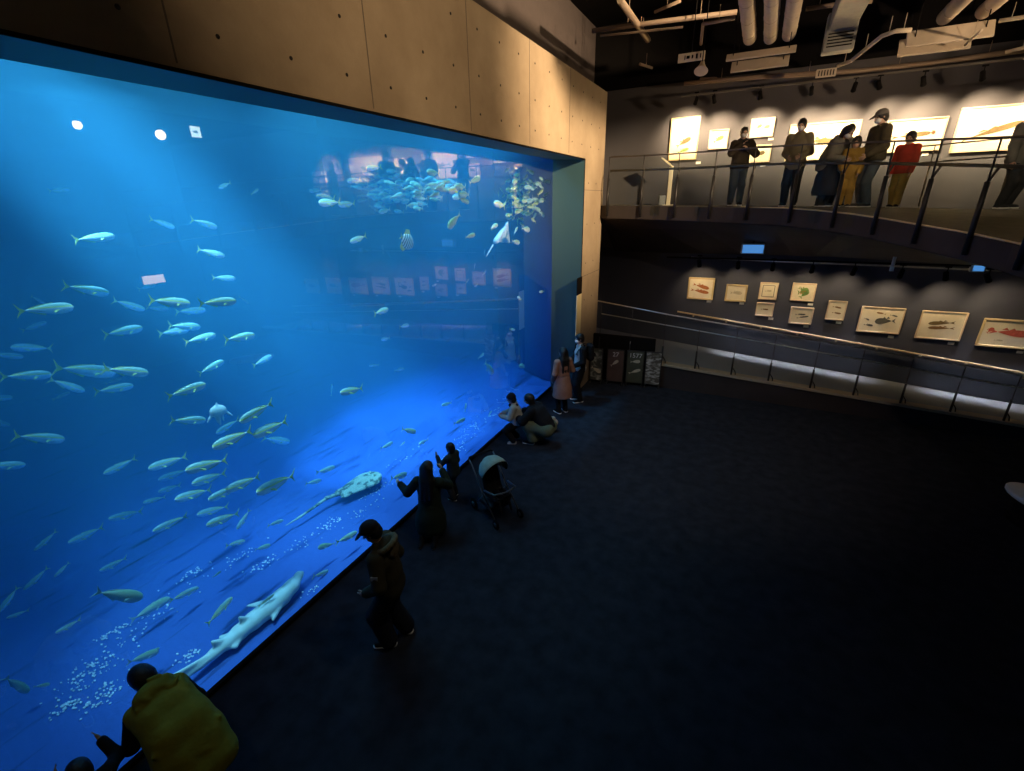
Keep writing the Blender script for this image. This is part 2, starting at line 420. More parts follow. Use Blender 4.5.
def two_bone(a, c, l1, l2, hint):
    """joint position between a and c; c is pulled in when it is out of reach"""
    a, c = V3(a), V3(c); d = c-a; L = np.linalg.norm(d); Lm = (l1+l2)*.995
    if L > Lm: c = a+d/L*Lm; d = c-a; L = Lm
    t = (l1*l1-l2*l2+L*L)/(2*L); hh = math.sqrt(max(0, l1*l1-t*t)); u = d/L
    w = V3(hint); w = w-u*(w@u); w = unit(w)
    return a+u*t+w*hh, c
# ================================================================== PEOPLE
# local frame: the person faces +y, left hand on -x, feet on z = 0
SKIN = mat('skin', (.52,.33,.24), .55, noise=.05); HAIR = mat('black_hair', (.012,.010,.009), .45, bump=.4, bscale=120)
EYE_M = mat('dark_eye', (.02,.015,.012), .2); LIP = mat('lips', (.36,.15,.13), .5); MASK = mat('white_mask', (.8,.8,.8), .8)
SOLE = mat('white_sole', (.75,.75,.75), .6)
def cloth(name, c, bump=.35, sc=14): return mat(name, c, .85, noise=.15, nscale=9, bump=bump, bscale=sc, spec=.2)

def skeleton(H, pelvis=None, lean=(0,0), bend=0.0, wrists=None, ankles=None, head=(0,0,0), elbow=((-.6,-1,-.2),(.6,-1,-.2)), knee=((0,1,0),(0,1,0)), toe=((-.15,1,0),(.15,1,0)), wide=1.0):
    J = {'H': H}
    P = V3(0,0,.515*H) if pelvis is None else V3(pelvis)
    U = unit(V3(math.sin(lean[1]), math.sin(lean[0]), math.cos(lean[0])*math.cos(lean[1])))
    U2 = unit(V3(math.sin(lean[1]), math.sin(lean[0]+bend), math.cos(lean[0]+bend)))
    Lx = V3(1,0,0) - U2*(V3(1,0,0) @ U2); Lx = unit(Lx); Fw = np.cross(U2, Lx)
    J['P'] = P; J['waist'] = P+U*.10*H; J['chest'] = J['waist']+U2*.12*H; J['neck'] = J['chest']+U2*.10*H
    J['U'] = U2; J['F'] = Fw; J['X'] = Lx
    hy, hp, hr = head
    hd = unit(U2*.55+V3(0,0,.45)+V3(0, math.sin(hp)*.35, -abs(math.sin(hp))*.1))
    J['head'] = J['neck']+hd*.105*H + V3(0,.012*H,0)
    cy, sy, cp, sp_ = math.cos(hy), math.sin(hy), math.cos(hp), math.sin(hp)
    Rz = np.array([[cy,-sy,0],[sy,cy,0],[0,0,1]]); Rx = np.array([[1,0,0],[0,cp,sp_],[0,-sp_,cp]])
    cr, sr = math.cos(hr), math.sin(hr); Ry = np.array([[cr,0,sr],[0,1,0],[-sr,0,cr]])
    J['HR'] = Rz @ Ry @ Rx
    for i, s in ((0,-1),(1,1)):
        sh = J['neck']-U2*.03*H+Lx*s*.102*H*wide; J['sh%d'%i] = sh
        w = V3(s*.15*H, .04*H, .47*H) if wrists is None or wrists[i] is None else V3(wrists[i])
        e, w = two_bone(sh, w, .175*H, .155*H, elbow[i]); J['el%d'%i] = e; J['wr%d'%i] = w
        hp_ = P+V3(1,0,0)*s*.052*H - U*.01*H; J['hip%d'%i] = hp_
        a = V3(s*.06*H, 0, .045*H) if ankles is None or ankles[i] is None else V3(ankles[i])
        k, a = two_bone(hp_, a, .24*H, .235*H, knee[i]); J['kn%d'%i] = k; J['an%d'%i] = a
        J['toe%d'%i] = unit(V3(toe[i]))
    return J
def hand(S, J, i, palm_n=None, curl=.5, thumb_up=None):
    H = J['H']/1.7; w = J['wr%d'%i]; d = unit(J['wr%d'%i]-J['el%d'%i]); s = (-1,1)[i]
    nrm = V3(-s,.2,0) if palm_n is None else V3(palm_n)
    nrm = unit(nrm-d*(nrm@d)); side = np.cross(d, nrm)*(-s)       # side: towards the thumb
    if side[1] < 0 and palm_n is None: side = -side
    r = .0085*H
    S.cone(w, w+d*.075*H+side*.018*H, .021*H, .017*H, .012); S.cone(w, w+d*.078*H-side*.018*H, .021*H, .016*H, .012)
    for k, (off, ln) in enumerate(((.031,.068),(.011,.078),(-.010,.072),(-.030,.056))):
        b = w+d*.078*H+side*off*H; c1 = curl*.9
        m1 = b+(d*math.cos(c1*.5)+nrm*math.sin(c1*.5))*ln*.5*H+side*off*.15*H; m2 = m1+(d*math.cos(c1*1.3)+nrm*math.sin(c1*1.3))*ln*.5*H
        S.chain([b,m1,m2],[r*1.05,r*.95,r*.8],.004)
    tb = w+d*.028*H+side*.024*H; t1 = tb+(d*.55+side*.8+nrm*.25)*.036*H; t2 = t1+(d*.85+side*.3+nrm*.3)*.030*H
    S.chain([tb,t1,t2],[.012*H,.0105*H,.0085*H],.008)
def body_mesh(J, parent, palms=(None,None), curls=(.5,.5), child=False, voxel=.009):
    H = J['H']; q = H/1.7; S = SDF(voxel); P, U, X, F = J['P'], J['U'], J['X'], J['F']
    S.ell(P, (.33*q,.22*q,.22*q), None, .05)
    S.chain([P-X*.05*q, J['waist']-X*.03*q, J['chest']-X*.05*q],[.10*q,.09*q,.105*q],.05); S.chain([P+X*.05*q, J['waist']+X*.03*q, J['chest']+X*.05*q],[.10*q,.09*q,.105*q],.05)
    S.cone(J['chest'], J['neck']-U*.04*q, .11*q, .07*q, .05); S.cone(J['sh0'], J['sh1'], .052*q, .052*q, .04)
    hs = q*(1.22 if child else 1.0); HR = J['HR']; hc = J['head']
    S.cone(J['neck']-U*.03*q, hc-HR@V3(0,.015,.05)*hs, .055*q, .048*q, .03)
    S.ell(hc+HR@V3(0,-.008,.018)*hs, (.152*hs,.19*hs,.19*hs), HR, .02); S.ell(hc+HR@V3(0,.03,-.055)*hs, (.115*hs,.125*hs,.13*hs), HR, .03)
    S.cone(hc+HR@V3(0,.098,.005)*hs, hc+HR@V3(0,.112,-.028)*hs, .008*hs, .014*hs, .012)          # nose
    S.cone(hc+HR@V3(-.018,.088,-.062)*hs, hc+HR@V3(.018,.088,-.062)*hs, .008*hs, .008*hs, .01)     # lips
    for s in (-1,1):
        S.ell(hc+HR@V3(s*.078,-.002,-.008)*hs, (.018*hs,.036*hs,.058*hs), HR, .008)               # ears
        S.carve(hc+HR@V3(s*.031,.1,.005)*hs, (.034*hs,.03*hs,.018*hs), HR)
    for i in (0,1):
        S.chain([J['sh%d'%i], J['el%d'%i], J['wr%d'%i]], [.054*q,.040*q,.027*q], .03)
        hand(S, J, i, palms[i], curls[i])
        S.chain([J['hip%d'%i], J['kn%d'%i]], [.088*q,.058*q], .04); S.chain([J['kn%d'%i], J['kn%d'%i]*.65+J['an%d'%i]*.35, J['an%d'%i]], [.055*q,.056*q,.036*q], .03)
        a = J['an%d'%i]; t = J['toe%d'%i]
        S.cone(a-V3(0,0,.03*q)-t*.03*q, a+t*.14*q-V3(0,0,.042*q), .034*q, .026*q, .02)
    mb = S.mesh(MB()); o = mb.build('body', SKIN, parent)
    for s in (-1,1):
        e = MB(); c = hc+HR@V3(s*.031,.083,.005)*hs; e.ball(c, (.024*hs,.018*hs,.02*hs), 10, 6); e.build('eye', EYE_M, o)
    l = MB(); l.tube([hc+HR@V3(x*.024,.098-abs(x)*.008,-.062)*hs for x in (-1,-.5,0,.5,1)], [.001*hs,.004*hs,.005*hs,.004*hs,.001*hs], 6, flat=.7); l.build('mouth', LIP, o)
    J['hs'] = hs
    return o
def top_garment(J, parent, name, material, hem=.06, thick=.018, puff=0.0, sleeve=.93, flare=0.0, hood=False, collar=True, kneel=False, voxel=.011, hem_pts=None, sleeves=True):
    H = J['H']; q = H/1.7; S = SDF(voxel); P, U, X, F = J['P'], J['U'], J['X'], J['F']; t = thick
    S.chain([P-X*.055*q, J['waist']-X*.04*q, J['chest']-X*.05*q],[.115*q+t+puff,.10*q+t+puff,.108*q+t+puff],.05); S.chain([P+X*.055*q, J['waist']+X*.04*q, J['chest']+X*.05*q],[.115*q+t+puff,.10*q+t+puff,.108*q+t+puff],.05)
    S.cone(J['chest'], J['neck']-U*.05*q, .112*q+t, .075*q+t, .05); S.cone(J['sh0'], J['sh1'], .056*q+t, .056*q+t, .04)
    if hem_pts is None:
        dn = V3(0,0,-1)
        b = P+dn*hem*H
        S.cone(P-X*.05*q, b-X*(.055+flare)*q, .12*q+t, .115*q+t+flare*.6, .04); S.cone(P+X*.05*q, b+X*(.055+flare)*q, .12*q+t, .115*q+t+flare*.6, .04)
    else:
        for (a_, b_, r0, r1) in hem_pts: S.cone(a_, b_, r0, r1, .05)
    if hood: S.ell(J['neck']-F*.075*q-U*.01*q, (.26*q,.15*q,.2*q), None, .04)
    if collar: S.cone(J['neck']-X*.035*q, J['neck']+X*.035*q, .058*q+t*.6, .058*q+t*.6, .02)
    for i in (0,1) if sleeves else ():
        w = J['el%d'%i]+(J['wr%d'%i]-J['el%d'%i])*sleeve
        S.chain([J['sh%d'%i], J['el%d'%i], w], [.060*q+t+puff*.6,.047*q+t+puff*.7,.036*q+t*.9+puff*.4], .025)
        # soft creases at the elbow
        S.ell(J['el%d'%i], (.11*q+t,.11*q+t,.07*q+t), None, .03)
    if hem_pts is None:
        S.cut(P+V3(0,0,-hem*H-.0*q), (0,0,-1))
    mb = S.mesh(MB()); return mb.build(name, material, parent)
def leg_garment(J, parent, name, material, thick=.014, length=.93, loose=.0, voxel=.011):
    H = J['H']; q = H/1.7; S = SDF(voxel); t = thick; P = J['P']
    S.ell(P, (.35*q+t,.25*q+t,.24*q+t), None, .05); S.cone(P, J['waist'], .115*q+t, .10*q+t, .04)
    for i in (0,1):
        e = J['kn%d'%i]+(J['an%d'%i]-J['kn%d'%i])*length
        S.chain([J['hip%d'%i], J['kn%d'%i]], [.092*q+t,.062*q+t+loose], .035); S.chain([J['kn%d'%i], e], [.062*q+t+loose,.046*q+t+loose], .03)
    mb = S.mesh(MB()); return mb.build(name, material, parent)
def shoes(J, parent, material, sole=None):
    q = J['H']/1.7
    for i in (0,1):
        a = J['an%d'%i]; t = J['toe%d'%i]; S = SDF(.008)
        dz = V3(0,0,1)
        if abs(t[2]) > .5: dz = V3(0,-1,0)
        S.cone(a-dz*.034*q-t*.035*q, a-dz*.042*q+t*.145*q, .045*q, .036*q, .02); S.cone(a+dz*.01*q, a-dz*.035*q+t*.02*q, .047*q, .045*q, .03)
        S.cut(a-dz*.072*q, -dz)
        o = S.mesh(MB()).build('shoe', material, parent)
        if sole:
            S = SDF(.008); S.cone(a-dz*.062*q-t*.038*q, a-dz*.064*q+t*.148*q, .050*q, .042*q, .01); S.cut(a-dz*.075*q, -dz); S.cut(a-dz*.053*q, dz)
            S.mesh(MB()).build('sole', sole, o)
def hair(J, parent, style='short', material=None, long_to=None):
    hs = J['hs']; HR = J['HR']; c = J['head']; S = SDF(.009); material = material or HAIR
    S.ell(c+HR@V3(0,-.014,.026)*hs, (.178*hs,.212*hs,.205*hs), HR, .02)
    S.ell(c+HR@V3(0,-.045,-.03)*hs, (.165*hs,.14*hs,.16*hs), HR, .03)
    if style == 'bob': S.cone(c+HR@V3(0,-.045,.0)*hs, c+HR@V3(0,-.04,-.11)*hs, .088*hs, .075*hs, .03)
    if style == 'long':
        n = J['neck']-J['F']*.05*hs; e = V3(long_to) if long_to is not None else n-J['U']*.30*hs-J['F']*.06*hs
        for s in (-1,0,1):
            a = c+HR@V3(s*.05,-.05,-.0)*hs
            S.chain([a, n+J['X']*s*.06*hs-J['F']*.03*hs, e+J['X']*s*.07*hs], [.06*hs,.06*hs,.03*hs], .03)
    if style == 'bun': S.ell(c+HR@V3(0,-.11,.04)*hs, (.09*hs,.08*hs,.09*hs), HR, .01)
    if style == 'tail': S.chain([c+HR@V3(0,-.1,.03)*hs, c+HR@V3(0,-.14,-.04)*hs, c+HR@V3(0,-.13,-.17)*hs], [.03*hs,.032*hs,.012*hs], .02)
    S.carve(c+HR@V3(0,.105,-.05)*hs, (.125*hs,.17*hs,.20*hs), HR)      # leave the face free
    return S.mesh(MB()).build('hair', material, parent)
def cap(J, parent, material, brim=True, knit=False):
    hs = J['hs']; HR = J['HR']; c = J['head']; S = SDF(.008)
    S.ell(c+HR@V3(0,-.008,.04)*hs, (.195*hs,.228*hs,.19*hs), HR, .02); S.cut(c+HR@V3(0,0,.035)*hs, HR@V3(0,.12,-1))
    if knit: S.ell(c+HR@V3(0,-.03,.075)*hs, (.14*hs,.16*hs,.16*hs), HR, .03)
    o = S.mesh(MB()).build('cap', material, parent)
    if brim:
        S = SDF(.006); S.ell(c+HR@V3(0,.115,.040)*hs, (.15*hs,.17*hs,.022*hs), HR @ np.array([[1,0,0],[0,.97,.24],[0,-.24,.97]]), .004); S.mesh(MB()).build('brim', material, o)
    return o
def face_mask(J, parent):
    hs = J['hs']; HR = J['HR']; c = J['head']; S = SDF(.007)
    S.ell(c+HR@V3(0,.06,-.048)*hs, (.128*hs,.115*hs,.10*hs), HR, .01); S.cut(c+HR@V3(0,.03,0)*hs, HR@V3(0,-1,0))
    return S.mesh(MB()).build('face_mask', MASK, parent)
def cone_garment(parent, name, material, pts, rs, k=.05, cutz=None, voxel=.012):
    S = SDF(voxel); S.chain(pts, rs, k)
    if cutz is not None: S.cut((0,0,cutz), (0,0,-1))
    return S.mesh(MB()).build(name, material, parent)
def person(x, y, z, face, label, group=None):
    """face: world direction (x, y) the person looks towards"""
    o = empty('person', (x, y, z), math.atan2(face[1], face[0]) - PI/2)
    return tag(o, label, 'person', group)
# ------------------------------------------------------------------ cloth colours
C = {}
C['olive'] = cloth('olive_jacket', (.045,.040,.022)); C['black'] = cloth('black_cloth', (.010,.010,.012)); C['navy'] = cloth('dark_trousers', (.014,.016,.026))
C['darkgreen'] = cloth('dark_green_coat', (.020,.034,.024)); C['teal'] = cloth('dark_teal_suit', (.03,.05,.055)); C['lightgrey'] = cloth('light_grey_jacket', (.40,.42,.38))
C['sage'] = cloth('sage_skirt', (.13,.16,.10)); C['pink'] = cloth('dusty_pink_coat', (.34,.19,.14)); C['pale'] = cloth('pale_shirt', (.45,.45,.42)); C['lime'] = cloth('yellow_green_parka', (.26,.24,.03), .6, 9)
C['grey'] = cloth('grey_coat', (.16,.155,.14)); C['charcoal'] = cloth('charcoal', (.03,.032,.036)); C['brownblack'] = cloth('brown_black_jacket', (.03,.022,.017)); C['jeans'] = cloth('grey_blue_jeans', (.07,.085,.10))
C['khaki'] = cloth('khaki_jacket', (.22,.19,.12)); C['mustard'] = cloth('mustard_coat', (.42,.25,.05)); C['red'] = cloth('red_jacket', (.62,.05,.03)); C['beige'] = cloth('beige_canvas', (.42,.35,.25)); C['darkolive'] = cloth('dark_olive_padded', (.06,.05,.03), .8, 20)
C['cap'] = cloth('dark_cap', (.015,.012,.015)); C['greycap'] = cloth('grey_cap', (.14,.13,.12)); C['yellow'] = cloth('yellow_trousers', (.55,.38,.08))

def backpack(J, root, label, material, size=(.30,.17,.42), name='backpack'):
    """worn on the back: a thing of its own"""
    q = J['H']/1.7; c = J['chest']-J['F']*(.12+size[1]*.5+.035)*q+J['U']*.01*q
    R = np.stack([J['X'], J['F'], J['U']], 1)
    o = empty(name, root.location, root.rotation_euler.z); tag(o, label, name)
    S = SDF(.011)
    a, b = size[0]*.5-.07, size[2]*.5-.08
    for sx in (-1,1): S.cone(c+R@V3(sx*a,0,-b), c+R@V3(sx*a*.8,0,b), size[1]*.5, size[1]*.42, .04)
    S.cone(c+R@V3(0,0,-b), c+R@V3(0,0,b), size[1]*.52, size[1]*.46, .04)
    S.mesh(MB()).build('bag_body', material, o)
    S = SDF(.010); S.cone(c+R@V3(-.06,-size[1]*.5,-.07), c+R@V3(.06,-size[1]*.5,-.07), .05, .05, .02); S.mesh(MB()).build('front_pocket', material, o)
    for s in (-1,1):
        m = MB(); m.tube([c+R@V3(s*.08,.02,b+.03), J['neck']+J['X']*s*.085*q+J['U']*.045*q, J['chest']+J['X']*s*.12*q+J['F']*.15*q, c+R@V3(s*.12,.03,-b)], .018, 8, flat=.5); m.build('shoulder_strap', material, o)
    return o

# ------------------------------------------------------------------ hall visitors
def base(px, py): p = on_z(px, py, 0); return p.x, p.y
def loc_of(root, P):
    d = Vector(P)-root.location; a = -root.rotation_euler.z
    return V3(d.x*math.cos(a)-d.y*math.sin(a), d.x*math.sin(a)+d.y*math.cos(a), d.z)

# man in the cap
r = person(-3.06, 2.90, 0, (-.93,-.36), 'person in dark cap, olive jacket and dark trousers standing alone before the tank, looking down')
J = skeleton(1.66, pelvis=(.0,-.02,.83), lean=(.03,0), bend=.12, wrists=((-.20,.17,.88),(.22,.12,.84)), ankles=((-.09,.05,.075),(.12,-.09,.075)), head=(.15,.55,0), toe=((-.2,1,0),(.45,1,0)))
body_mesh(J, r); hair(J, r); cap(J, r, C['cap']); top_garment(J, r, 'jacket', C['olive'], hem=.05, puff=.014, hood=True)
leg_garment(J, r, 'trousers', C['navy'], loose=.04, length=.96); shoes(J, r, C['black'], SOLE)
m = MB(); m.box(J['sh0']*.5+J['el0']*.5+V3(-.078,.0,.0), (.012,.07,.045)); m.build('sleeve_patch', C['pale'], r)
S = SDF(.010); nk = J['neck']+V3(0,-.02,.0)                      # folded hood lying round the neck
hp_ = [nk+V3(.13*math.sin(a), .10*math.cos(a)-.05, .015-.05*math.cos(a)) for a in np.linspace(.6, 2*PI-.6, 14)]; S.chain(hp_, [.030]*14, .02); S.ell(nk+V3(0,-.13,-.05), (.20,.10,.18), None, .03); S.mesh(MB()).build('hood', cloth('hood_lining', (.12,.095,.05), .6, 20), r)

# kneeling woman with long hair, one hand on the window
r = person(-3.78, 4.62, 0, (-.35,.94), 'person with long black hair in dark green coat kneeling, hand raised to the glass')
hp = loc_of(r, on_x(400, 484, GX+.06))
J = skeleton(1.6, pelvis=(0,0,.44), lean=(.03,0), bend=.03, wrists=(tuple(hp), (.13,.34,.92)), ankles=((-.10,-.22,.09),(.10,-.22,.09)), head=(-.25,.15,0), toe=((0,-1,-.3),(0,-1,-.3)), knee=((0,1,-.6),(0,1,-.6)), elbow=((-.4,-.3,-1),(.6,-.4,-1)))
body_mesh(J, r, palms=((-.5,1,0), None), curls=(.15,.9)); hair(J, r, 'long', long_to=(0,-.15,.72)); top_garment(J, r, 'coat', C['darkgreen'], hem=.10, flare=.03, puff=.008)
cone_garment(r, 'coat_skirt', C['darkgreen'], [(0,0,.5),(0,-.02,.33),(0,-.03,.2)], [.17,.215,.235], cutz=.08); leg_garment(J, r, 'leggings', C['black']); shoes(J, r, C['black'])

# toddler reaching for the glass
r = person(-3.97, 5.54, 0, (-.95,.1), 'small child in dark overalls standing with arms stretched out towards the glass')
J = skeleton(1.06, pelvis=(0,-.01,.52), lean=(.06,0), wrists=((-.10,.24,.80),(.13,.20,.64)), ankles=((-.07,-.03,.05),(.08,.06,.05)), head=(0,.1,0), elbow=((-.5,-.3,-1),(.5,-.3,-1)))
body_mesh(J, r, child=True, curls=(.2,.4)); hair(J, r); top_garment(J, r, 'jacket', C['teal'], hem=.04, thick=.014); leg_garment(J, r, 'trousers', C['charcoal'], loose=.012); shoes(J, r, C['black'], SOLE)

# child leaning by the crouching adult
r = person(-3.93, 7.80, 0, (-.9,-.35), 'small child in light grey jacket and black cap huddled beside crouching adult at the glass')
J = skeleton(1.22, pelvis=(0,-.06,.47), lean=(.18,0), bend=.05, wrists=((-.10,.26,.62),(.12,.25,.60)), ankles=((-.10,.02,.055),(.12,-.04,.055)), head=(0,.25,0))
body_mesh(J, r, child=True); hair(J, r); cap(J, r, C['cap'], brim=False, knit=True); top_garment(J, r, 'jacket', C['lightgrey'], hem=.03, puff=.02); leg_garment(J, r, 'trousers', C['black'], loose=.015); shoes(J, r, C['pale'], SOLE)
m = MB(); m.lathe([(.085,-.03),(.105,0),(.085,.03),(.06,.035)], J['neck']+V3(0,.0,-.01), 18); m.build('scarf', C['black'], r)

# crouching adult
r = person(-3.48, 7.95, 0, (-.98,.0), 'person crouching in black jacket and long sage skirt behind the small child')
J = skeleton(1.62, pelvis=(0,-.22,.40), lean=(.55,0), bend=.15, wrists=((-.16,.42,.62),(.18,.40,.60)), ankles=((-.12,.10,.075),(.12,.02,.075)), head=(.2,.35,0), knee=((-.2,1,.6),(.2,1,.6)))
body_mesh(J, r); hair(J, r, 'bob'); top_garment(J, r, 'jacket', C['black'], hem=.04, puff=.035)
S = SDF(.012)
for i in (0,1): S.chain([J['hip%d'%i], J['kn%d'%i]], [.15,.12], .06); S.cone(J['kn%d'%i], J['an%d'%i]+V3(0,-.05,.08), .12, .12, .08)
S.cone(J['hip0'], J['hip1'], .15, .15, .06); S.cone(J['kn0']*.5+J['kn1']*.5, V3(0,.04,.2), .12, .16, .06); S.cut((0,0,.09), (0,0,-1)); S.mesh(MB()).build('skirt', C['sage'], r); shoes(J, r, C['black'], SOLE)

# pink coat
r = person(-3.55, 9.58, 0, (-.75,.55), 'person in long dusty pink coat with long black hair standing near the window corner')
J = skeleton(1.6, wrists=((-.20,.12,.82),(.18,.22,.98)), head=(.3,.1,0))
body_mesh(J, r); hair(J, r, 'long'); top_garment(J, r, 'coat', C['pink'], hem=.10, flare=.02)
cone_garment(r, 'coat_skirt', C['pink'], [(0,0,.86),(0,0,.62),(0,0,.45)], [.17,.21,.235], cutz=.42); leg_garment(J, r, 'leggings', C['black']); shoes(J, r, C['black'], SOLE)
m = MB(); n = J['neck']; m.lathe([(.09,-.07),(.125,-.03),(.12,.02),(.08,.05)], n, 20); m.build('scarf', C['black'], r)

# masked man with backpack
r = person(-3.42, 10.42, 0, (-.8,-.6), 'person in white mask and pale shirt with open black jacket beside the concrete pillar')
J = skeleton(1.73, wrists=((-.17,.24,.98),(.16,.26,1.0)), head=(.0,.15,0))
body_mesh(J, r, curls=(.7,.7)); hair(J, r); face_mask(J, r); top_garment(J, r, 'shirt', C['pale'], hem=.03, thick=.012, sleeves=False); leg_garment(J, r, 'trousers', C['black'], loose=.012); shoes(J, r, C['black'], SOLE)
S = SDF(.011); X_, U_, F_ = J['X'], J['U'], J['F']
for i, s in ((0,-1),(1,1)):
    S.chain([J['sh%d'%i], J['el%d'%i], J['el%d'%i]+(J['wr%d'%i]-J['el%d'%i])*.9], [.082,.07,.055], .03)
    S.chain([J['sh%d'%i]-F_*.02, J['chest']+X_*s*.12-F_*.03, J['P']+X_*s*.14-F_*.02], [.08,.075,.07], .04)
S.chain([J['neck']-F_*.05-U_*.03, J['chest']-F_*.07, J['P']-F_*.06], [.07,.09,.09], .04); S.mesh(MB()).build('jacket', C['black'], r)
backpack(J, r, 'black backpack on the back of the masked person beside the pillar', C['black'])

# parka wearer bending at the bottom left
r = person(-3.60, .95, 0, (-.99,.05), 'person bending towards the glass in a crumpled yellow-green hooded parka')
J = skeleton(1.55, pelvis=(.02,-.16,.74), lean=(.75,0), bend=.25, wrists=((-.17,.42,.62),(.20,.36,.60)), ankles=((-.12,-.10,.075),(.14,.02,.075)), head=(.2,.5,0))
body_mesh(J, r); hair(J, r, 'bob'); top_garment(J, r, 'shirt', C['black'], hem=.02, thick=.012, puff=.012); leg_garment(J, r, 'trousers', C['charcoal'], loose=.02); shoes(J, r, C['black'], SOLE)
S = SDF(.010); P_, U_, X_, F_ = J['P'], J['U'], J['X'], J['F']
for s in (-1,1):
    S.chain([P_+X_*s*.06-V3(0,.10,.16), P_+X_*s*.07, J['waist']+X_*s*.06-F_*.03, J['chest']+X_*s*.06-F_*.03, J['sh%d'%((s+1)//2)]-X_*s*.01], [.20,.18,.165,.155,.085], .05)
S.ell(J['neck']-F_*.11, (.30,.17,.18), None, .03)
for k in range(26):                                     # folds of the bunched hood and of the back
    u, v = rng.uniform(-1,1), rng.uniform(-.2,1.0); a_ = P_*(1-v)+J['neck']*v-F_*.14+X_*u*.15; dr = X_*rng.uniform(-1,1)+U_*rng.uniform(-.5,.5)
    S.cone(a_, a_+unit(dr)*.09, .014, .010, .03)
for k in range(9):
    a_ = J['neck']-F_*.17+X_*rng.uniform(-.12,.12)+U_*rng.uniform(-.07,.07); S.cone(a_, a_+X_*rng.uniform(-.09,.09)+U_*.03, .020, .012, .015)
S.cut(P_-V3(0,.12,.26), unit(-(J['U']*.5+V3(0,0,.6)))); S.mesh(MB()).build('parka', C['lime'], r)

# child at the bottom edge
r = person(-3.68, .43, 0, (-.95,.15), 'small dark-haired child cut off by the bottom edge, arm reaching up')
J = skeleton(1.12, wrists=((-.12,.30,.86),(.16,.28,.93)), head=(0,.1,0), elbow=((-.5,-.3,-1),(.5,-.3,-1)))
body_mesh(J, r, child=True, curls=(.2,.2)); hair(J, r); top_garment(J, r, 'jacket', C['black'], hem=.04, thick=.014); leg_garment(J, r, 'trousers', C['charcoal'], loose=.012); shoes(J, r, C['black'])
# ================================================================== UPPER WALKWAY
def deck_z(x, y): return 4.6 - .025*(x+3.5) - max(0, 11-y)*.085
EDGE = [(-3.75,12.42),(-3.44,12.28),(-2.27,12.15),(-1.21,11.8),(-.23,11.25),(.41,10.95),(.94,10.6),(1.39,10.15),(1.77,9.54),(2.11,8.85),(2.44,8.2),(2.67,7.5),(2.85,6.6),(2.95,5.6)]
def deck_pt(i, dz=0): x, y = EDGE[i]; return Vector((x, y, deck_z(x, y)+dz))
mb = MB(); far = []
for x, y in EDGE: far.append((max(x, -3.75)+0.0, WY) if y > 8.9 else (9.5, y+1.5))
nE = len(EDGE); NS = 8; vs = []
for (x, y), (fx, fy) in zip(EDGE, far):
    for j in range(NS+1):
        t = j/NS; px, py = x+(fx-x)*t, y+(fy-y)*t; vs.append((px, py, deck_z(px, py)))
top = len(vs); vs += [(a, b, c-.16) for a, b, c in vs]
fs = []
for i in range(nE-1):
    for j in range(NS):
        a = i*(NS+1)+j; fs.append((a, a+NS+1, a+NS+2, a+1)); fs.append((top+a, top+a+1, top+a+NS+2, top+a+NS+1))
for i in range(nE-1): a = i*(NS+1); fs.append((a, top+a, top+a+NS+1, a+NS+1)); a += NS; fs.append((a, a+NS+1, top+a+NS+1, top+a))
for j in range(NS): fs.append((j, j+1, top+j+1, top+j)); a = (nE-1)*(NS+1)+j; fs.append((a, top+a, top+a+1, a+1))
mb.add(vs, fs); slab = tag(mb.build('walkway_floor', M['deck_carpet']), kind='structure')
M['nosing'] = mat('brass_nosing', (.75,.58,.36), .35, metal=.3)
mb = MB(); mb.tube([deck_pt(i,.012) for i in range(4, nE)], .014, 6); tag(mb.build('trim_4', M['nosing']), kind='structure')
# fascia and dark soffit below
mb = MB()
for i in range(nE-1):
    a, b = deck_pt(i), deck_pt(i+1); d = (b-a).normalized(); nrm = Vector((-d.y, d.x, 0))*-.03
    mb.add([a+nrm, b+nrm, b+nrm-Vector((0,0,.30)), a+nrm-Vector((0,0,.30)), a-nrm, b-nrm, b-nrm-Vector((0,0,.30)), a-nrm-Vector((0,0,.30))], [(0,3,2,1),(4,5,6,7),(0,1,5,4),(3,7,6,2),(0,4,7,3),(1,2,6,5)])
tag(mb.build('trim_5', M['brown']), kind='structure')
mb = MB(); vs = []; 
for (x, y), (fx, fy) in zip(EDGE, far):
    y2 = min(y+.9, fy-.1); vs += [(x, y+.05, deck_z(x,y)-.32), (x+(.0 if y>8.9 else .8), y2, 4.0), (fx, fy, 3.28 if y > 8.9 else 3.35)]
fs = []
for i in range(nE-1):
    for j in (0,1): a = i*3+j; fs.append((a, a+1, a+4, a+3))
mb.add(vs, fs); o = mb.build('trim_6', M['brown']); md = o.modifiers.new('thick', 'SOLIDIFY'); md.thickness = .05; tag(o, kind='structure')

# glass guard: posts, panes, two rails
M['post'] = mat('black_steel', (.018,.017,.018), .45, metal=.3); M['rail'] = mat('satin_rail', (.12,.11,.10), .35, metal=.8); M['clear'] = glass_mat('guard_glass', (.90,.96,.93), .0, .22)
gr = empty('glass_guardrail', deck_pt(6)); tag(gr, 'glass guard with black posts along the front of the upper walkway', 'railing')
gi = gr.location
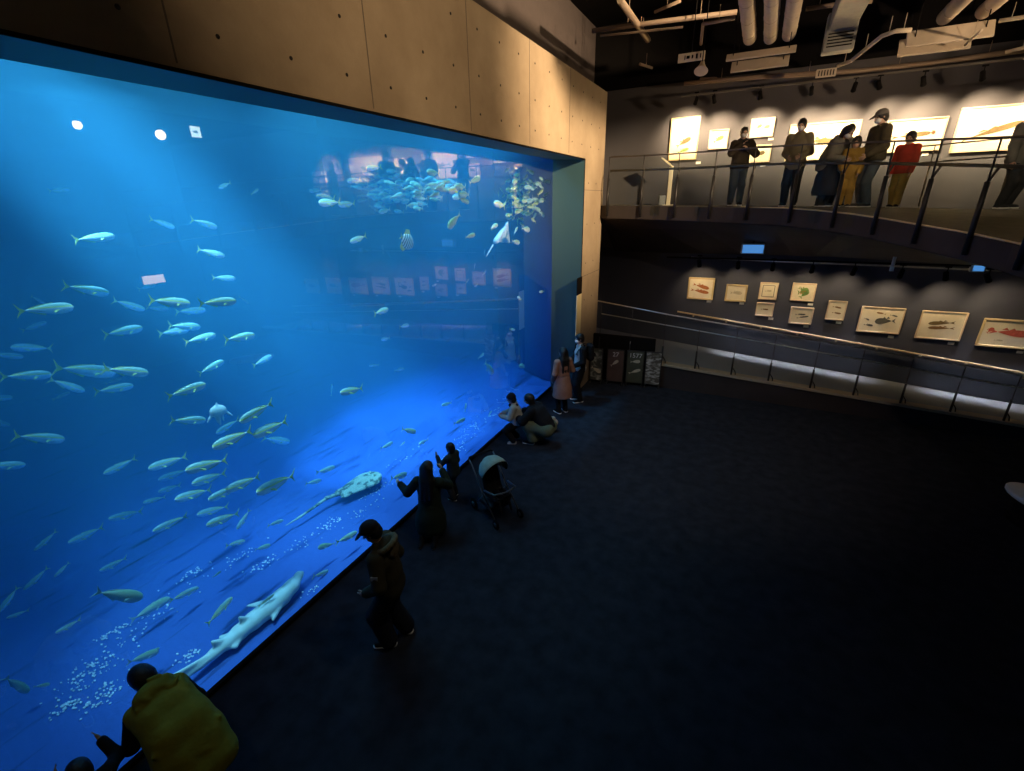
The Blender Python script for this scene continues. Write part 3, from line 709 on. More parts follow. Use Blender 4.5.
# resample the edge into bays
def resample(pts, n):
    L = [0]; 
    for i in range(1, len(pts)): L.append(L[-1]+(pts[i]-pts[i-1]).length)
    out = []
    for k in range(n):
        t = L[-1]*k/(n-1); i = max(j for j in range(len(L)) if L[j] <= t+1e-9); i = min(i, len(pts)-2)
        out.append(pts[i].lerp(pts[i+1], (t-L[i])/(L[i+1]-L[i]+1e-9)))
    return out
pp = resample([deck_pt(i) for i in range(1, nE)], 13)
for k, p in enumerate(pp):
    q = pp[min(k+1, len(pp)-1)]-pp[max(k-1, 0)]; out = Vector((q.y, -q.x, 0)).normalized()*-1
    if out.dot(Vector((0,-1,0))) < 0: out = -out
    p = p+out*.05
    mb = MB(); 
    mb.tube([p-gi+Vector((0,0,-.24)), p-gi+Vector((0,0,.62))], [.045,.036], 8, flat=.8); mb.tube([p-gi+Vector((0,0,.60)), p-gi+Vector((0,0,1.10))], .011, 6)
    o = mb.build('post', M['post'], gr)
    m2 = MB(); m2.tube([p-gi+Vector((0,0,.62)), p-gi-out*.05+Vector((0,0,.72)), p-gi-out*.09+Vector((0,0,.80))], .014, 6); m2.build('rail_bracket', M['rail'], o)
for k in range(len(pp)-1):
    a, b = pp[k]-gi, pp[k+1]-gi; d = (b-a)*.012
    mb = MB(); z0, z1 = Vector((0,0,-.20)), Vector((0,0,1.05)); a, b = a+d, b-d; t = Vector((d.y,-d.x,0)).normalized()*.012
    mb.add([a+z0, b+z0, b+z1, a+z1], [(0,1,2,3)]); mb.build('pane', M['clear'], gr)
mb = MB(); mb.tube([p-gi+Vector((0,0,1.10)) for p in pp], .016, 6); mb.build('top_rail', M['rail'], gr)
mb = MB(); mb.tube([p-gi+Vector((0,.09,.80)) for p in pp], .022, 8); mb.build('handrail', M['rail'], gr)

# second guard rising to the right along the back of the walkway
g2 = empty('inner_guardrail', (4.5, 13.2, deck_z(4.5,13.2))); tag(g2, 'slim inner guard rising in front of the large painting at upper right', 'railing'); gi = g2.location
i0, i1 = Vector((2.45,13.3,deck_z(2.45,13.3))), Vector((7.5,11.6,deck_z(7.5,11.6)+.25))
M['brassy'] = mat('bronze_post', (.13,.10,.06), .5, metal=.4)
for k in range(5):
    p = i0.lerp(i1, .10+k*.22)-gi; mb = MB(); mb.tube([p, p+Vector((0,0,.78))], .035, 8, flat=.4); mb.tube([p+Vector((0,0,.76)), p+Vector((0,0,1.15))], .010, 6); mb.build('post', M['brassy'], g2)
for z, nme in ((1.15,'top_rail'),(.84,'handrail')):
    mb = MB(); mb.tube([i0-gi+Vector((0,0,z)), i1-gi+Vector((0,0,z))], .015, 6); mb.build(nme, M['rail'], g2)

# ================================================================== LOWER RAMP
RY0 = 12.15
def rz_(x): return .52-.085*x
def cz_(x): return .70-.05*x
mb = MB(); mb.add([(-6,RY0+.12,rz_(-6)),(9,RY0+.12,0),(9,WY,0),(-6,WY,rz_(-6)),(-6,RY0+.12,0),(-6,WY,0),(6.1,RY0+.12,0.005),(6.1,WY,.005)], [(0,6,7,3),(6,1,2,7),(0,3,5,4)])
tag(mb.build('ramp_floor', M['pale_floor']), kind='structure')
mb = MB(); x0, x1 = -2.0, 9.0
mb.add([(x0,RY0,0),(x1,RY0,0),(x1,RY0,cz_(x1)-.16),(x0,RY0,cz_(x0)-.16),(x0,RY0+.14,0),(x1,RY0+.14,0),(x1,RY0+.14,cz_(x1)-.16),(x0,RY0+.14,cz_(x0)-.16)], [(0,1,2,3),(5,4,7,6),(3,2,6,7),(0,3,7,4),(1,5,6,2)])
tag(mb.build('trim_7', M['brown']), kind='structure')
mb = MB()
mb.add([(x0,RY0-.05,cz_(x0)-.16),(x1,RY0-.05,cz_(x1)-.16),(x1,RY0-.05,cz_(x1)-.10),(x0,RY0-.05,cz_(x0)-.10),(x0,RY0+.20,cz_(x0)-.16),(x1,RY0+.20,cz_(x1)-.16),(x1,RY0+.20,cz_(x1)-.10),(x0,RY0+.20,cz_(x0)-.10)], [(0,1,2,3),(5,4,7,6),(3,2,6,7),(0,3,7,4),(1,5,6,2),(0,4,5,1)])
tag(mb.build('trim_8', M['tan']), kind='structure')
gr = empty('ramp_guardrail', (1.5, RY0, 0)); tag(gr, 'glass guard with thin steel posts along the lower ramp', 'railing'); gi = gr.location
xs = [-3.45,-2.6,-1.75,-.91,-.05,.78,1.66,2.51,3.38,4.24,5.1,6.0,6.9]
def railz(x): return 1.80-.092*x
M['steel'] = mat('brushed_steel', (.75,.75,.76), .42, metal=1.0)
for x in xs:
    mb = MB(); mb.tube([Vector((x,RY0+.02,max(cz_(x)-.12, 0)))-gi, Vector((x,RY0+.02,cz_(x)+.36))-gi], .028, 8, flat=.8); mb.tube([Vector((x,RY0+.02,cz_(x)+.28))-gi, Vector((x,RY0+.02,railz(x)))-gi], .008, 6)
    mb.tube([Vector((x+.10,RY0+.06,cz_(x)-.12))-gi, Vector((x+.08,RY0+.05,cz_(x)-.02))-gi, Vector((x+.01,RY0+.03,cz_(x)+.08))-gi], .012, 6)
    mb.build('post', M['post'], gr)
for k in range(len(xs)-1):
    a, b = xs[k]+.02, xs[k+1]-.02; mb = MB(); mb.add([Vector(v)-gi for v in ((a,RY0+.02,cz_(a)-.04),(b,RY0+.02,cz_(b)-.04),(b,RY0+.02,railz(b)-.02),(a,RY0+.02,railz(a)-.02))], [(0,1,2,3)]); mb.build('pane', M['clear'], gr)
mb = MB(); mb.tube([Vector((xs[0]-.1,RY0+.02,railz(xs[0]-.1)+.08))-gi, Vector((xs[2],RY0+.02,railz(xs[2])+.03))-gi, Vector((xs[-1],RY0+.02,railz(xs[-1])))-gi], .016, 8); mb.build('top_rail', M['steel'], gr)
mb = MB(); mb.tube([Vector((xs[0],RY0+.10,railz(xs[0])-.27))-gi, Vector((xs[-1],RY0+.10,railz(xs[-1])-.27))-gi], .014, 8); mb.build('handrail', M['steel'], gr)
# wooden handrail on the wall
mb = MB(); mb.bevel_box((-2.79,RY0+.05,.65), (1.68,.10,1.30), .01); tag(mb.build('ramp_shade_panel', M['black']), kind='structure')  # black panel added to stand for the unlit left end of the ramp
M['oak'] = mat('pale_oak', (.62,.46,.26), .45, noise=.1, nscale=20)
hr = empty('wall_handrail', (2.1, WY-.1, 1.25)); tag(hr, 'long pale wooden handrail on the navy wall below the lower pictures', 'handrail'); gi = hr.location
def hz(x): return 1.44-.105*x
mb = MB(); mb.tube([Vector((-1.75,WY-.10,hz(-1.75)))-gi, Vector((5.95,WY-.10,hz(5.95)))-gi, Vector((6.02,WY-.10,hz(6.02)-.02))-gi, Vector((6.05,WY-.10,hz(6.05)-.14))-gi], .023, 8); mb.build('rail', M['oak'], hr)
for k in range(9):
    x = -1.3+k*.9; mb = MB(); mb.tube([Vector((x,WY-.01,hz(x)-.07))-gi, Vector((x,WY-.09,hz(x)-.07))-gi, Vector((x,WY-.10,hz(x)-.02))-gi], .011, 6); mb.lathe([(.03,0),(.03,.012)], Vector((x,WY-.002,hz(x)-.07))-gi, 10, Matrix.Rotation(PI/2,3,'X')); mb.build('bracket', M['tan'], hr)
area('ramp_wash_a', (1.3, 14.15, 3.0), (1.3, 14.2, .3), 3.6, 10, (.85,.88,1), .05, math.radians(22)); area('ramp_wash_b', (5.2, 14.15, 2.9), (5.2, 14.2, .1), 1.8, 6, (.85,.88,1), .05, math.radians(22))
# ================================================================== people on the upper walkway
def up_at(px, y): p = on_y(px, 204, y); return p.x, y, deck_z(p.x, y)+.01
def walker(px, y, face, label, H, top, bottom, hairs='short', top_name='jacket', capm=None, mask=True, **kw):
    child = kw.pop('child', False); tkw = kw.pop('tkw', {}); skirt = kw.pop('skirt', None)
    x, yy, z = up_at(px, y); r = person(x, yy, z, face, label); J = skeleton(H, **kw)
    body_mesh(J, r, child=child, voxel=.010); hair(J, r, hairs)
    if capm: cap(J, r, capm, brim=True)
    if mask: face_mask(J, r)
    top_garment(J, r, top_name, top, **tkw)
    if skirt: cone_garment(r, 'skirt', skirt, [(0,0,.52*H),(0,0,.36*H),(0,0,.20*H)], [.15,.20,.235], cutz=.14*H)
    leg_garment(J, r, 'trousers', bottom, loose=.012); shoes(J, r, C['charcoal'], SOLE)
    return r, J
r, J = walker(734, 13.15, (.15,-1), 'person in dark jacket and grey jeans leaning on the walkway rail holding a phone', 1.66, C['brownblack'], C['jeans'], mask=True,
    wrists=((-.10,.22,1.22),(.04,.26,1.30)), head=(.1,.15,0), elbow=((-.8,-.1,-.8),(.8,-.1,-.8)), tkw=dict(puff=.02, hem=.03, hood=True))
m = MB(); c = (J['wr0']+J['wr1'])/2+V3(0,.07,.09); m.bevel_box(c, (.155,.010,.075), .003); q = m.build('phone', C['black']); q.location = r.location; q.rotation_euler = r.rotation_euler; tag(q, 'dark phone held up by the lone person at the left of the walkway', 'phone')
walker(788, 13.0, (-.25,-1), 'person in khaki jacket, white mask and dark trousers standing left of the huddled pair', 1.74, C['khaki'], C['charcoal'],
    wrists=((-.12,.20,1.02),(.12,.20,1.0)), head=(0,.25,0), tkw=dict(puff=.015, hem=.08))
walker(821, 12.9, (.75,-.6), 'person in grey coat and long dark skirt bending over beside the mustard-coated child', 1.62, C['grey'], C['charcoal'], 'bob', 'coat', mask=True,
    pelvis=(0,-.08,.82), lean=(.28,0), bend=.25, wrists=((-.16,.36,.95),(.16,.38,.92)), head=(0,.55,0), tkw=dict(puff=.025, hem=.06, hood=True), skirt=C['charcoal'])
walker(834, 13.35, (.2,-1), 'person in pale grey coat mostly hidden behind the bending one on the walkway', 1.62, C['pale'], C['charcoal'], 'bob', 'coat', mask=False,
    wrists=((-.14,.18,.9),(.14,.18,.9)), head=(.1,.35,0), tkw=dict(puff=.02, hem=.10))
walker(843, 12.75, (-.2,-1), 'child in mustard coat and yellow trousers standing between the adults on the walkway', 1.32, C['mustard'], C['mustard'], 'bob', 'coat', mask=False, child=True,
    wrists=((-.15,.12,.66),(.12,.20,.72)), head=(0,.3,0), tkw=dict(puff=.015, hem=.10))
walker(863, 12.65, (-.85,-.35), 'tall person in grey cap, dark olive padded jacket and jeans on the walkway', 1.78, C['darkolive'], C['jeans'], capm=C['greycap'], mask=True,
    wrists=((-.15,.22,.98),(.16,.20,1.0)), head=(0,.35,0), tkw=dict(puff=.03, hem=.02))
walker(894, 12.7, (-.5,-.85), 'child in bright red jacket and yellow trousers walking on the walkway', 1.36, C['red'], C['yellow'], mask=False, child=True,
    wrists=((-.17,.12,.58),(.16,.10,.60)), ankles=((-.08,.12,.06),(.08,-.10,.06)), head=(0,.2,0), tkw=dict(puff=.015, hem=.05))
walker(1003, 12.4, (.6,-.7), 'person in grey brown coat at the far right end of the walkway', 1.66, C['grey'], C['charcoal'], 'bob', 'coat', mask=False, tkw=dict(puff=.02, hem=.10))
# ================================================================== FISH
def fish_material(name, backc, sidec, belly, stripe=None, fins=(.6,.6,.2)):
    m = mat(name, sidec, .35, spec=.6); nt = m.node_tree; b = nt.nodes['Principled BSDF']
    tc = nt.nodes.new('ShaderNodeTexCoord'); sp = nt.nodes.new('ShaderNodeSeparateXYZ'); nt.links.new(tc.outputs['Object'], sp.inputs[0])
    mr = nt.nodes.new('ShaderNodeMapRange'); mr.inputs['From Min'].default_value = -.12; mr.inputs['From Max'].default_value = .12
    nt.links.new(sp.outputs['Z'], mr.inputs['Value']); cr = nt.nodes.new('ShaderNodeValToRGB'); e = cr.color_ramp.elements
    e[0].position = .15; e[0].color = (*belly,1); e[1].position = .9; e[1].color = (*backc,1)
    q = cr.color_ramp.elements.new(.45); q.color = (*sidec,1)
    if stripe:
        for p_, c_ in ((.56, sidec),(.60, stripe),(.68, stripe),(.74, backc)): q = cr.color_ramp.elements.new(p_); q.color = (*c_,1)
    nt.links.new(mr.outputs[0], cr.inputs[0]); nt.links.new(cr.outputs[0], b.inputs['Base Color'])
    return m
FM = fish_material('silver_fish_skin', (.42,.60,.50), (.80,.86,.86), (.95,.97,.97), (.85,.85,.25)); FIN = mat('yellow_fin', (.80,.80,.22), .5)
FG = fish_material('green_fish_skin', (.30,.46,.26), (.62,.72,.55), (.85,.9,.85)); FING = mat('pale_fin', (.55,.68,.55), .5)
FEYE = mat('fish_eye', (.01,.01,.01), .2)
def fish_mesh(name, depth=.115, width=.055, bend=0.0, n=22, m_=14, mats=None, tail=.16, disc=False, curl=0.0):
    """one continuous fish, nose at +x .5, tail tips at -x .5"""
    mb = MB()
    def sp(x): return bend*math.sin((x+.1)*3.0)*.5*(1-(x+.5)*.55) + curl*(.5-x)**2
    xs = [.5-.86*(i/(n-1)) for i in range(n)]; rings = []; vs = []
    for x in xs:
        t = (.5-x)/.86
        if disc: hgt = depth*math.sin(PI*min(1, t*.93+.03))**.6; wd = width*math.sin(PI*min(1, t*.93+.03))**.7
        else:
            hgt = depth*(math.sin(PI*t**.62)**.85)*(1-.10*t)+.010*(1 if t > .05 else t*20); wd = width*(math.sin(PI*t**.58)**.8)*(1-.2*t)+.008*(1 if t > .05 else t*20)
        hgt = max(hgt, .004); wd = max(wd, .003)
        for k in range(m_):
            a = 2*PI*k/m_; vs.append((x, sp(x)+wd*math.cos(a), hgt*math.sin(a)-.006*math.sin(a)))
    fs = []
    for i in range(n-1):
        for k in range(m_): j = (k+1) % m_; fs.append((i*m_+k, (i+1)*m_+k, (i+1)*m_+j, i*m_+j))
    fs += [tuple(range(m_)), tuple((n-1)*m_+k for k in reversed(range(m_)))]
    mb.add(vs, fs, True)
    mb.mi = 1
    def fin(pts, th=.004):                             # pts (x, z) outline of an upright fin
        c = [(x, sp(x), z) for x, z in pts]; k = len(c)
        vs = [(x, y-th, z) for x, y, z in c]+[(x, y+th, z) for x, y, z in c]
        mb.add(vs, [tuple(range(k)), tuple(reversed(range(k, 2*k)))]+[(i, k+i, k+(i+1) % k, (i+1) % k) for i in range(k)])
    fin([(-.34,.012),(-.42,.055),(-.50,tail),(-.455,.05),(-.43,0),(-.455,-.05),(-.50,-tail*.95),(-.42,-.055),(-.34,-.012)])
    if not disc:
        fin([(.16,.095),(.13,.135),(.05,.118),(-.10,.100),(-.25,.055),(-.30,.028),(-.2,.035),(0,.075)]); fin([(.0,-.085),(-.03,-.13),(-.12,-.095),(-.28,-.04),(-.30,-.02),(-.15,-.055)])
    else: fin([(.15,depth*.8),(-.05,depth*1.45),(-.28,depth*1.2),(-.3,.05),(-.1,depth*.7)]); fin([(.15,-depth*.8),(-.05,-depth*1.45),(-.28,-depth*1.2),(-.3,-.05),(-.1,-depth*.7)])
    for s in (-1,1):                                   # pectoral fins
        y = sp(.2); w = width*.85
        a = [(.24,y+s*w,-.02),(.20,y+s*w,-.05),(.10,y+s*(w+.07),-.085),(.09,y+s*(w+.06),-.06),(.14,y+s*(w+.02),-.03)]
        mb.add([Vector(p)+Vector((0,0,.003)) for p in a]+[Vector(p)-Vector((0,0,.003)) for p in a], [(0,1,2,3,4),(9,8,7,6,5)]+[(i,5+i,5+(i+1)%5,(i+1)%5) for i in range(5)])
    mb.mi = 2
    for s in (-1,1): mb.ball((.415, sp(.415)+s*width*.62, .018), (.026,.012,.026), 8, 6)
    me_o = mb.build(name, mats or [FM, FIN, FEYE]); me = me_o.data; bpy.data.objects.remove(me_o); return me
SIL = [fish_mesh('silver_fish', bend=b, depth=d) for b, d in ((0,.125),(.06,.12),(-.06,.13),(.10,.115))]
GRN = [fish_mesh('green_fish', bend=b, depth=d, width=.07, mats=[FG, FING, FEYE], tail=.12) for b, d in ((.03,.13),(-.07,.15),(.12,.12))]
FS = fish_material('school_fish_skin', (.16,.38,.38), (.34,.60,.62), (.5,.72,.74), (.32,.5,.3)); FSG = fish_material('school_green_skin', (.16,.28,.14), (.44,.60,.40), (.6,.72,.58), (.45,.48,.18))
SML = [fish_mesh('school_fish', bend=b, depth=.125, n=12, m_=8, mats=[FS, FING, FEYE]) for b in (0,.07,-.07)]
SMG = [fish_mesh('school_fish', bend=b, depth=.14, n=12, m_=8, mats=[FSG, FIN, FEYE]) for b in (0,.08,-.08)]
CURL = fish_mesh('curled_fish', bend=.0, curl=.45, depth=.12)
def orient(o, nose, tail, scale, roll=0.0):
    d = (nose-tail).normalized(); y = Vector((0,0,1)).cross(d); y = y.normalized() if y.length > 1e-4 else Vector((0,1,0)); z = d.cross(y)
    R = Matrix((d, y, z)).transposed() @ Matrix.Rotation(roll, 3, 'X'); M4 = (R*scale).to_4x4(); M4.translation = (nose+tail)/2; o.matrix_world = M4
def add_fish(me, t, n, L, yaw=None, name='fish'):
    """a fish of body length L whose tail and nose show at t and n"""
    w0, w1 = ray(*t), ray(*n); a0 = w0*(-1/w0.x); a1 = w1*(-1/w1.x); u = (a1-a0).length
    yaw = random.uniform(-.25,.25) if yaw is None else yaw
    D = min(13.0, max(4.85, L/u*.97))
    for w in (a0, a1):
        if w.z < 0: D = min(D, (4.7-.24)/(-w.z))
        else: D = min(D, 1.35/w.z if w.z > 0 else D)
    while D > 4.7 and (a0.y*D > ywall(-D)-.35 or a1.y*D > ywall(-D)-.35): D -= .05
    D = max(D, 4.62)
    D2 = max(4.6, D*(1+yaw*u*.5)); P0 = EYE+a0*D; P1 = EYE+a1*D2
    o = bpy.data.objects.new(name, me); COL.objects.link(o); orient(o, P1, P0, (P1-P0).length, random.uniform(-.15,.15))
    return o
ORD = ['topmost','second','third','fourth','fifth','sixth','seventh','eighth','ninth','tenth','eleventh','twelfth','thirteenth','fourteenth','fifteenth','sixteenth','seventeenth','eighteenth','nineteenth','twentieth']
def ordinal(i, n):
    if i == 0: return 'topmost'
    if i == n-1: return 'lowest'
    return ORD[i]+' from the top'
# clusters: (tail x, tail y, nose x, nose y, body length, kind)
CL = {}
CL['upper'] = ('fish', 'high at upper left', 'fish high in the open water', [
 (72.6,240,115,236,.42,0),(149,218.6,175,227.6,.42,0),(190,219.3,217.4,227.6,.42,0),(196.7,249,225,256.4,.42,0),(211.7,277.6,235.6,278.4,.40,0),(231,182.5,218.7,188,.30,0),(251,194.6,258.4,189,.25,0),(48,191,70,189,1.1,0)])
CL['stream'] = ('fish', 'in the left centre stream', 'fish in the left centre stream', [
 (61.7,285.6,109.5,293.4,.45,0),(112,300,145,310,.45,1),(137.5,289.5,155.6,284,.6,1),(148,300,190.6,304,.45,0),(145,307.6,168.6,309,.5,0),(174.6,312,205.8,310,.50,1),(198,303.6,236.4,301,.45,0),(167.6,325.6,200.6,327,.45,0),(157.8,334,189,329.5,.45,0),(183.7,342.5,216,334.7,.45,0),(224,340,255,335,.45,0),(198,374,224,360.7,.42,0),(252.5,366,272,355.5,.42,0),(102.5,335,142.7,327.6,.45,0),(166,397,206,384,.45,0),(169.5,420.6,206,420,.45,0)])
CL['edge'] = ('fish', 'near the left edge', 'fish near the left edge', [
 (15,311.5,74,307,.45,0),(30.6,296,45.4,303.7,.35,0),(20.7,331,47,322,.9,1),(53.2,348.4,10,347.5,.5,1),(-12,354,24,357,.45,0),(-1,377,52,374.5,.45,0),(52,367.6,116,373,.62,1),(101.7,368.6,148.6,373.3,.45,0),(48,379,84.8,391.4,.45,0),(52,400,70,392,.45,1),(93.4,392,133.6,385.5,.45,0),(105,384,122,378,.6,1),(-22,399,13,397.5,.45,0),(11.7,436,65,439.6,.45,0),(-25,467,26,465,.45,0),(-18,417,10,426,.45,1)])
CL['school'] = ('fish', 'in the left-heading shoal', 'fish in the shoal heading down left', [
 (273,402.4,239.5,422,.45,0),(287.5,420.6,253,436,.45,0),(239.5,419,216,433.5,.45,0),(252.5,430,212,448,.45,0),(262,438,290,442,.8,1),(228,459.5,185,471,.48,0),(187.6,456,148,469,.5,1),(226.5,472.5,191.5,484,.48,1),(212,489,174.6,500,.48,0),(190,469,158,480,.7,1),(181,485,158,492,.7,1),(260,476,225,491,.46,0),(243,484,208,500,.48,1),(295,475,256,493,.45,0),(239.5,512.7,206,525.6,.45,0),(229,506,196.7,515,.5,1),(250,509,237,529.5,.45,0),(188,515,152.5,531.7,.45,0),(166,496.7,142.7,503,.55,1)])
CL['deep'] = ('fish', 'in the dark lower left water', 'fish in the dark lower left water', [
 (137.5,457.8,103,474,.45,0),(144,511,107.6,519,.6,1),(105,526.6,67.4,543,.45,0),(58,530.5,33.7,550.7,.45,0),(128,557.7,99,570.7,.45,0),(49.5,567,23,590,.45,0),(19.5,586.4,-3,613,.45,0),(82,619,55,633,.7,1),(70,562,54,577,.9,1),(30,610,6,618,.9,1)])
CL['sand'] = ('fish', 'low over the lower left sand', 'fish low over the left sand', [
 (93,591.5,143,598,.50,2),(128,621,171,598,.6,2),(168,601,199,588,.50,1),(206,625,233,597,.42,0),(4.5,676,28.5,693,.5,2),(33,687,50,684,.5,2),(126,663,159,651,.5,2),(257.6,607,274.5,594,.4,1),(225,546,245.5,541,.4,1),(254,550,270.6,545,.4,2),(267,525.6,283.6,520.5,.4,1),(212,578,221,571,.35,2),(150,651,160,648,.4,2)])
CL['near'] = ('fish', 'low beside the kneeling visitors', 'fish low over the sand by the visitors', [
 (316,473,334.7,466.5,.42,1),(305.6,484,321,480,.40,1),(336,543,357,532,.42,0),(335,543,318,548,.4,2),(391,479,406.5,473.7,.35,1),(380.5,449,392.6,442.5,.35,1),(399.6,446.7,405,441.5,.3,1),(402,429,415.8,432,.38,1),(428,439.4,419,444.6,.38,1),(454,424,465,418.7,.38,1),(451.5,402.5,441.7,405.5,.38,1),(313,577,328,571,.35,1),(331,578,348,567,.35,2),(315,600,327,587,.3,2),(465,412,466,403,.3,1)])
CL['middle'] = ('fish', 'alone at mid-window', 'lone fish at mid window', [
 (363.6,388,339.7,393,.45,0),(373.5,314,388.5,309,.40,0),(399,327,409,325,.38,0),(390.5,338,381,339.6,.38,0),(331,396,332,384,.4,1),(367,235.6,350,242,.42,0),(459.7,213.8,448.5,228,.42,2),(465,237.5,475,234.5,.36,2),(379,365,369,365.5,.8,1),(394,371,404,368.5,.8,1)])
CL['right'] = ('fish', 'at the window right', 'lone fish at the window right', [
 (489.5,229,498,224.5,.38,2),(478,359,484,353,.36,2),(484.6,362,493,373.7,.36,2),(526,366,519,366,.32,2),(488,416,492,411,.3,1),(522,300,517,297,.3,1),(509,329,515,330,.3,1),(545,291,539,292,.3,1),(511.5,241,519.5,243,.36,2),(513,235,518,227,.34,2),(522,228,529,230,.34,2),(484,256,485,249,.32,1),(474,270,475,263,.3,0),(482,276,486,270,.3,2),(474,287,478,284,.3,2),(465,284,469,279,.3,1),(437,284,432,286,.3,1)])
def desc(t, n, k, L):
    dx, dy = n[0]-t[0], n[1]-t[1]
    if abs(dx) < abs(dy)*.6: h = 'pointing up' if dy < 0 else 'pointing down'
    else: h = 'heading right' if dx > 0 else 'heading left'
    c = ['silver fish','bluish silver fish','greenish fish'][k]
    return c+' '+h
cnt_ = 0
for key, (cat_, where, grp, lst) in CL.items():
    mids = sorted(range(len(lst)), key=lambda i: lst[i][1]+lst[i][3]); rank = {j: i for i, j in enumerate(mids)}
    for i, (tx, ty, nx, ny, L, k) in enumerate(lst):
        me = (GRN if k == 2 else SIL)[(i*7+cnt_) % (3 if k == 2 else 4)]
        o = add_fish(me, (tx, ty), (nx, ny), L); tag(o, f"{desc((tx,ty),(nx,ny),k,L)} {where}, {ordinal(rank[i], len(lst))}", 'fish', grp); cnt_ += 1
o = add_fish(CURL, (241,297), (248.6,303.6), .32); tag(o, 'small silver fish curled in a bow just right of the left centre stream', 'fish')

# the two dense schools under the window's top edge
def school(n, cx, cy, sx, sy, L, meshes, label, grp, ang=0.0, spread=.5, core=1.0, flip=.15, yr=(0,999)):
    pts = []; tries = 0
    while len(pts) < n and tries < 6000:
        tries += 1
        r = abs(rng.normal(0,.55)); th = rng.uniform(0, 2*PI); u, v = r*math.cos(th), r*math.sin(th)
        if r > 1.1: continue
        x = cx+sx*u; y = cy+sy*v+ang*u*sx
        if not yr[0] < y < yr[1]: continue
        if any((x-a)**2+((y-b)*1.9)**2 < 7.0**2*core for a, b in pts): continue
        pts.append((x, y))
    for x, y in pts:
        s = rng.uniform(.8,1.15); l = L*s; dirn = -1 if rng.random() > flip else 1; a = rng.normal(0, spread)
        dx, dy = math.cos(a)*l/2*dirn, math.sin(a)*l/2
        o = add_fish(meshes[int(rng.integers(3))], (x-dx, y-dy), (x+dx, y+dy), .36*rng.uniform(.9,1.25), name='school_fish'); tag(o, label, 'fish', grp)
school(74, 398, 190, 46, 20, 11.5, SML, 'pale blue fish packed in the wide school under the window top', 'fish of the wide upper school', spread=.2, core=.55, flip=.3, yr=(160,999))
school(20, 440, 188, 36, 16, 12, SML, 'pale blue fish trailing off to the right of the wide upper school', 'fish trailing right of the wide school', spread=.4, yr=(164,999))
school(66, 519, 196, 21, 34, 7.2, SMG, "greenish fish packed in the tight upright school at the window's upper right", 'fish of the tight upright school', spread=.8, core=.24, flip=.45, yr=(166,999))
school(14, 537, 196, 12, 34, 7, SML, 'tiny bluish fish on the right fringe of the tight upright school', 'fish on the fringe of the upright school', spread=.6, flip=.4, core=.5, yr=(173,999))
for i, (a, b, c, d) in enumerate([(361,179,347,181.6),(336,199,316,196.5),(340.5,202.3,319,203),(356,203.6,338,205),(382,167,366,168.5),(322,190,309,191),(447,181,436,185),(463,188,448,191),(505,206,494,203)]):
    o = add_fish(SIL[i % 4], (a, b), (c, d), .44); tag(o, 'bright silver fish on the fringe of the wide upper school, '+ordinal(sorted(range(9), key=lambda q: [179,199,202.3,203.6,167,190,181,188,206][q]).index(i), 9), 'fish', 'fish on the fringe of the wide school')

# striped disc-shaped fish
STR = mat('striped_fish_skin', (.7,.75,.6), .4); nt = STR.node_tree; wv = nt.nodes.new('ShaderNodeTexWave'); wv.inputs['Scale'].default_value = 2.6; wv.inputs['Distortion'].default_value = 3; wv.bands_direction = 'X'
tc = nt.nodes.new('ShaderNodeTexCoord'); nt.links.new(tc.outputs['Object'], wv.inputs['Vector']); cr = nt.nodes.new('ShaderNodeValToRGB'); cr.color_ramp.elements[0].color = (.10,.16,.14,1); cr.color_ramp.elements[1].color = (.85,.9,.8,1); cr.color_ramp.elements[0].position = .3; cr.color_ramp.elements[1].position = .5
nt.links.new(wv.outputs['Fac'], cr.inputs[0]); nt.links.new(cr.outputs[0], nt.nodes['Principled BSDF'].inputs['Base Color'])
dm = fish_mesh('disc_fish', depth=.36, width=.09, disc=True, mats=[STR, FIN, FEYE]); o = add_fish(dm, (400,236), (413,246), .40, name='disc_fish'); tag(o, 'tall round striped fish hanging alone below the wide upper school', 'fish')
# pale fish seen head on, fins hanging
S = SDF(.008); S.ell((0,0,0), (.30,.16,.22), None, .02); S.cone((-.03,0,-.06), (-.02,0,-.25), .065, .02, .03)
for s in (-1,1): S.chain([(s*.10,0,-.02),(s*.17,.01,-.10),(s*.22,.0,-.15)], [.03,.02,.012], .02); S.cone((s*.06,0,-.08), (s*.05,0,-.20), .02, .012, .02)
S.cone((0,0,.09), (.01,0,.15), .03, .012, .03); o = S.mesh(MB()).build('pale_fish', mat('pale_skin', (.85,.88,.8), .5, noise=.1)); p = on_x(218,411,-5.6); o.location = p; o.rotation_euler = (0,0,PI*.40); o.scale = (.62,.62,.70); tag(o, 'chunky pale fish facing the viewer with drooping fins above the left-heading shoal', 'fish')
# ray near the upper right, ray on the sand, long pale shark
def spotted(name, c1, c2, sc):
    m = mat(name, c1, .5); nt = m.node_tree; tc = nt.nodes.new('ShaderNodeTexCoord'); n = nt.nodes.new('ShaderNodeTexNoise'); n.inputs['Scale'].default_value = sc; n.inputs['Detail'].default_value = 2
    cr = nt.nodes.new('ShaderNodeValToRGB'); cr.color_ramp.elements[0].position = .42; cr.color_ramp.elements[1].position = .5; cr.color_ramp.elements[0].color = (*c2,1); cr.color_ramp.elements[1].color = (*c1,1)
    nt.links.new(tc.outputs['Object'], n.inputs['Vector']); nt.links.new(n.outputs['Fac'], cr.inputs[0]); nt.links.new(cr.outputs[0], nt.nodes['Principled BSDF'].inputs['Base Color']); return m
def creature(name, S, material, label, cat_):
    mb = S.mesh(MB()); v = np.array(mb.v); c = v.mean(0); o = mb.build(name, material, origin=tuple(c)); return tag(o, label, cat_)
X0 = -5.6
def PX(px, py, x=X0): return np.array(on_x(px, py, x))
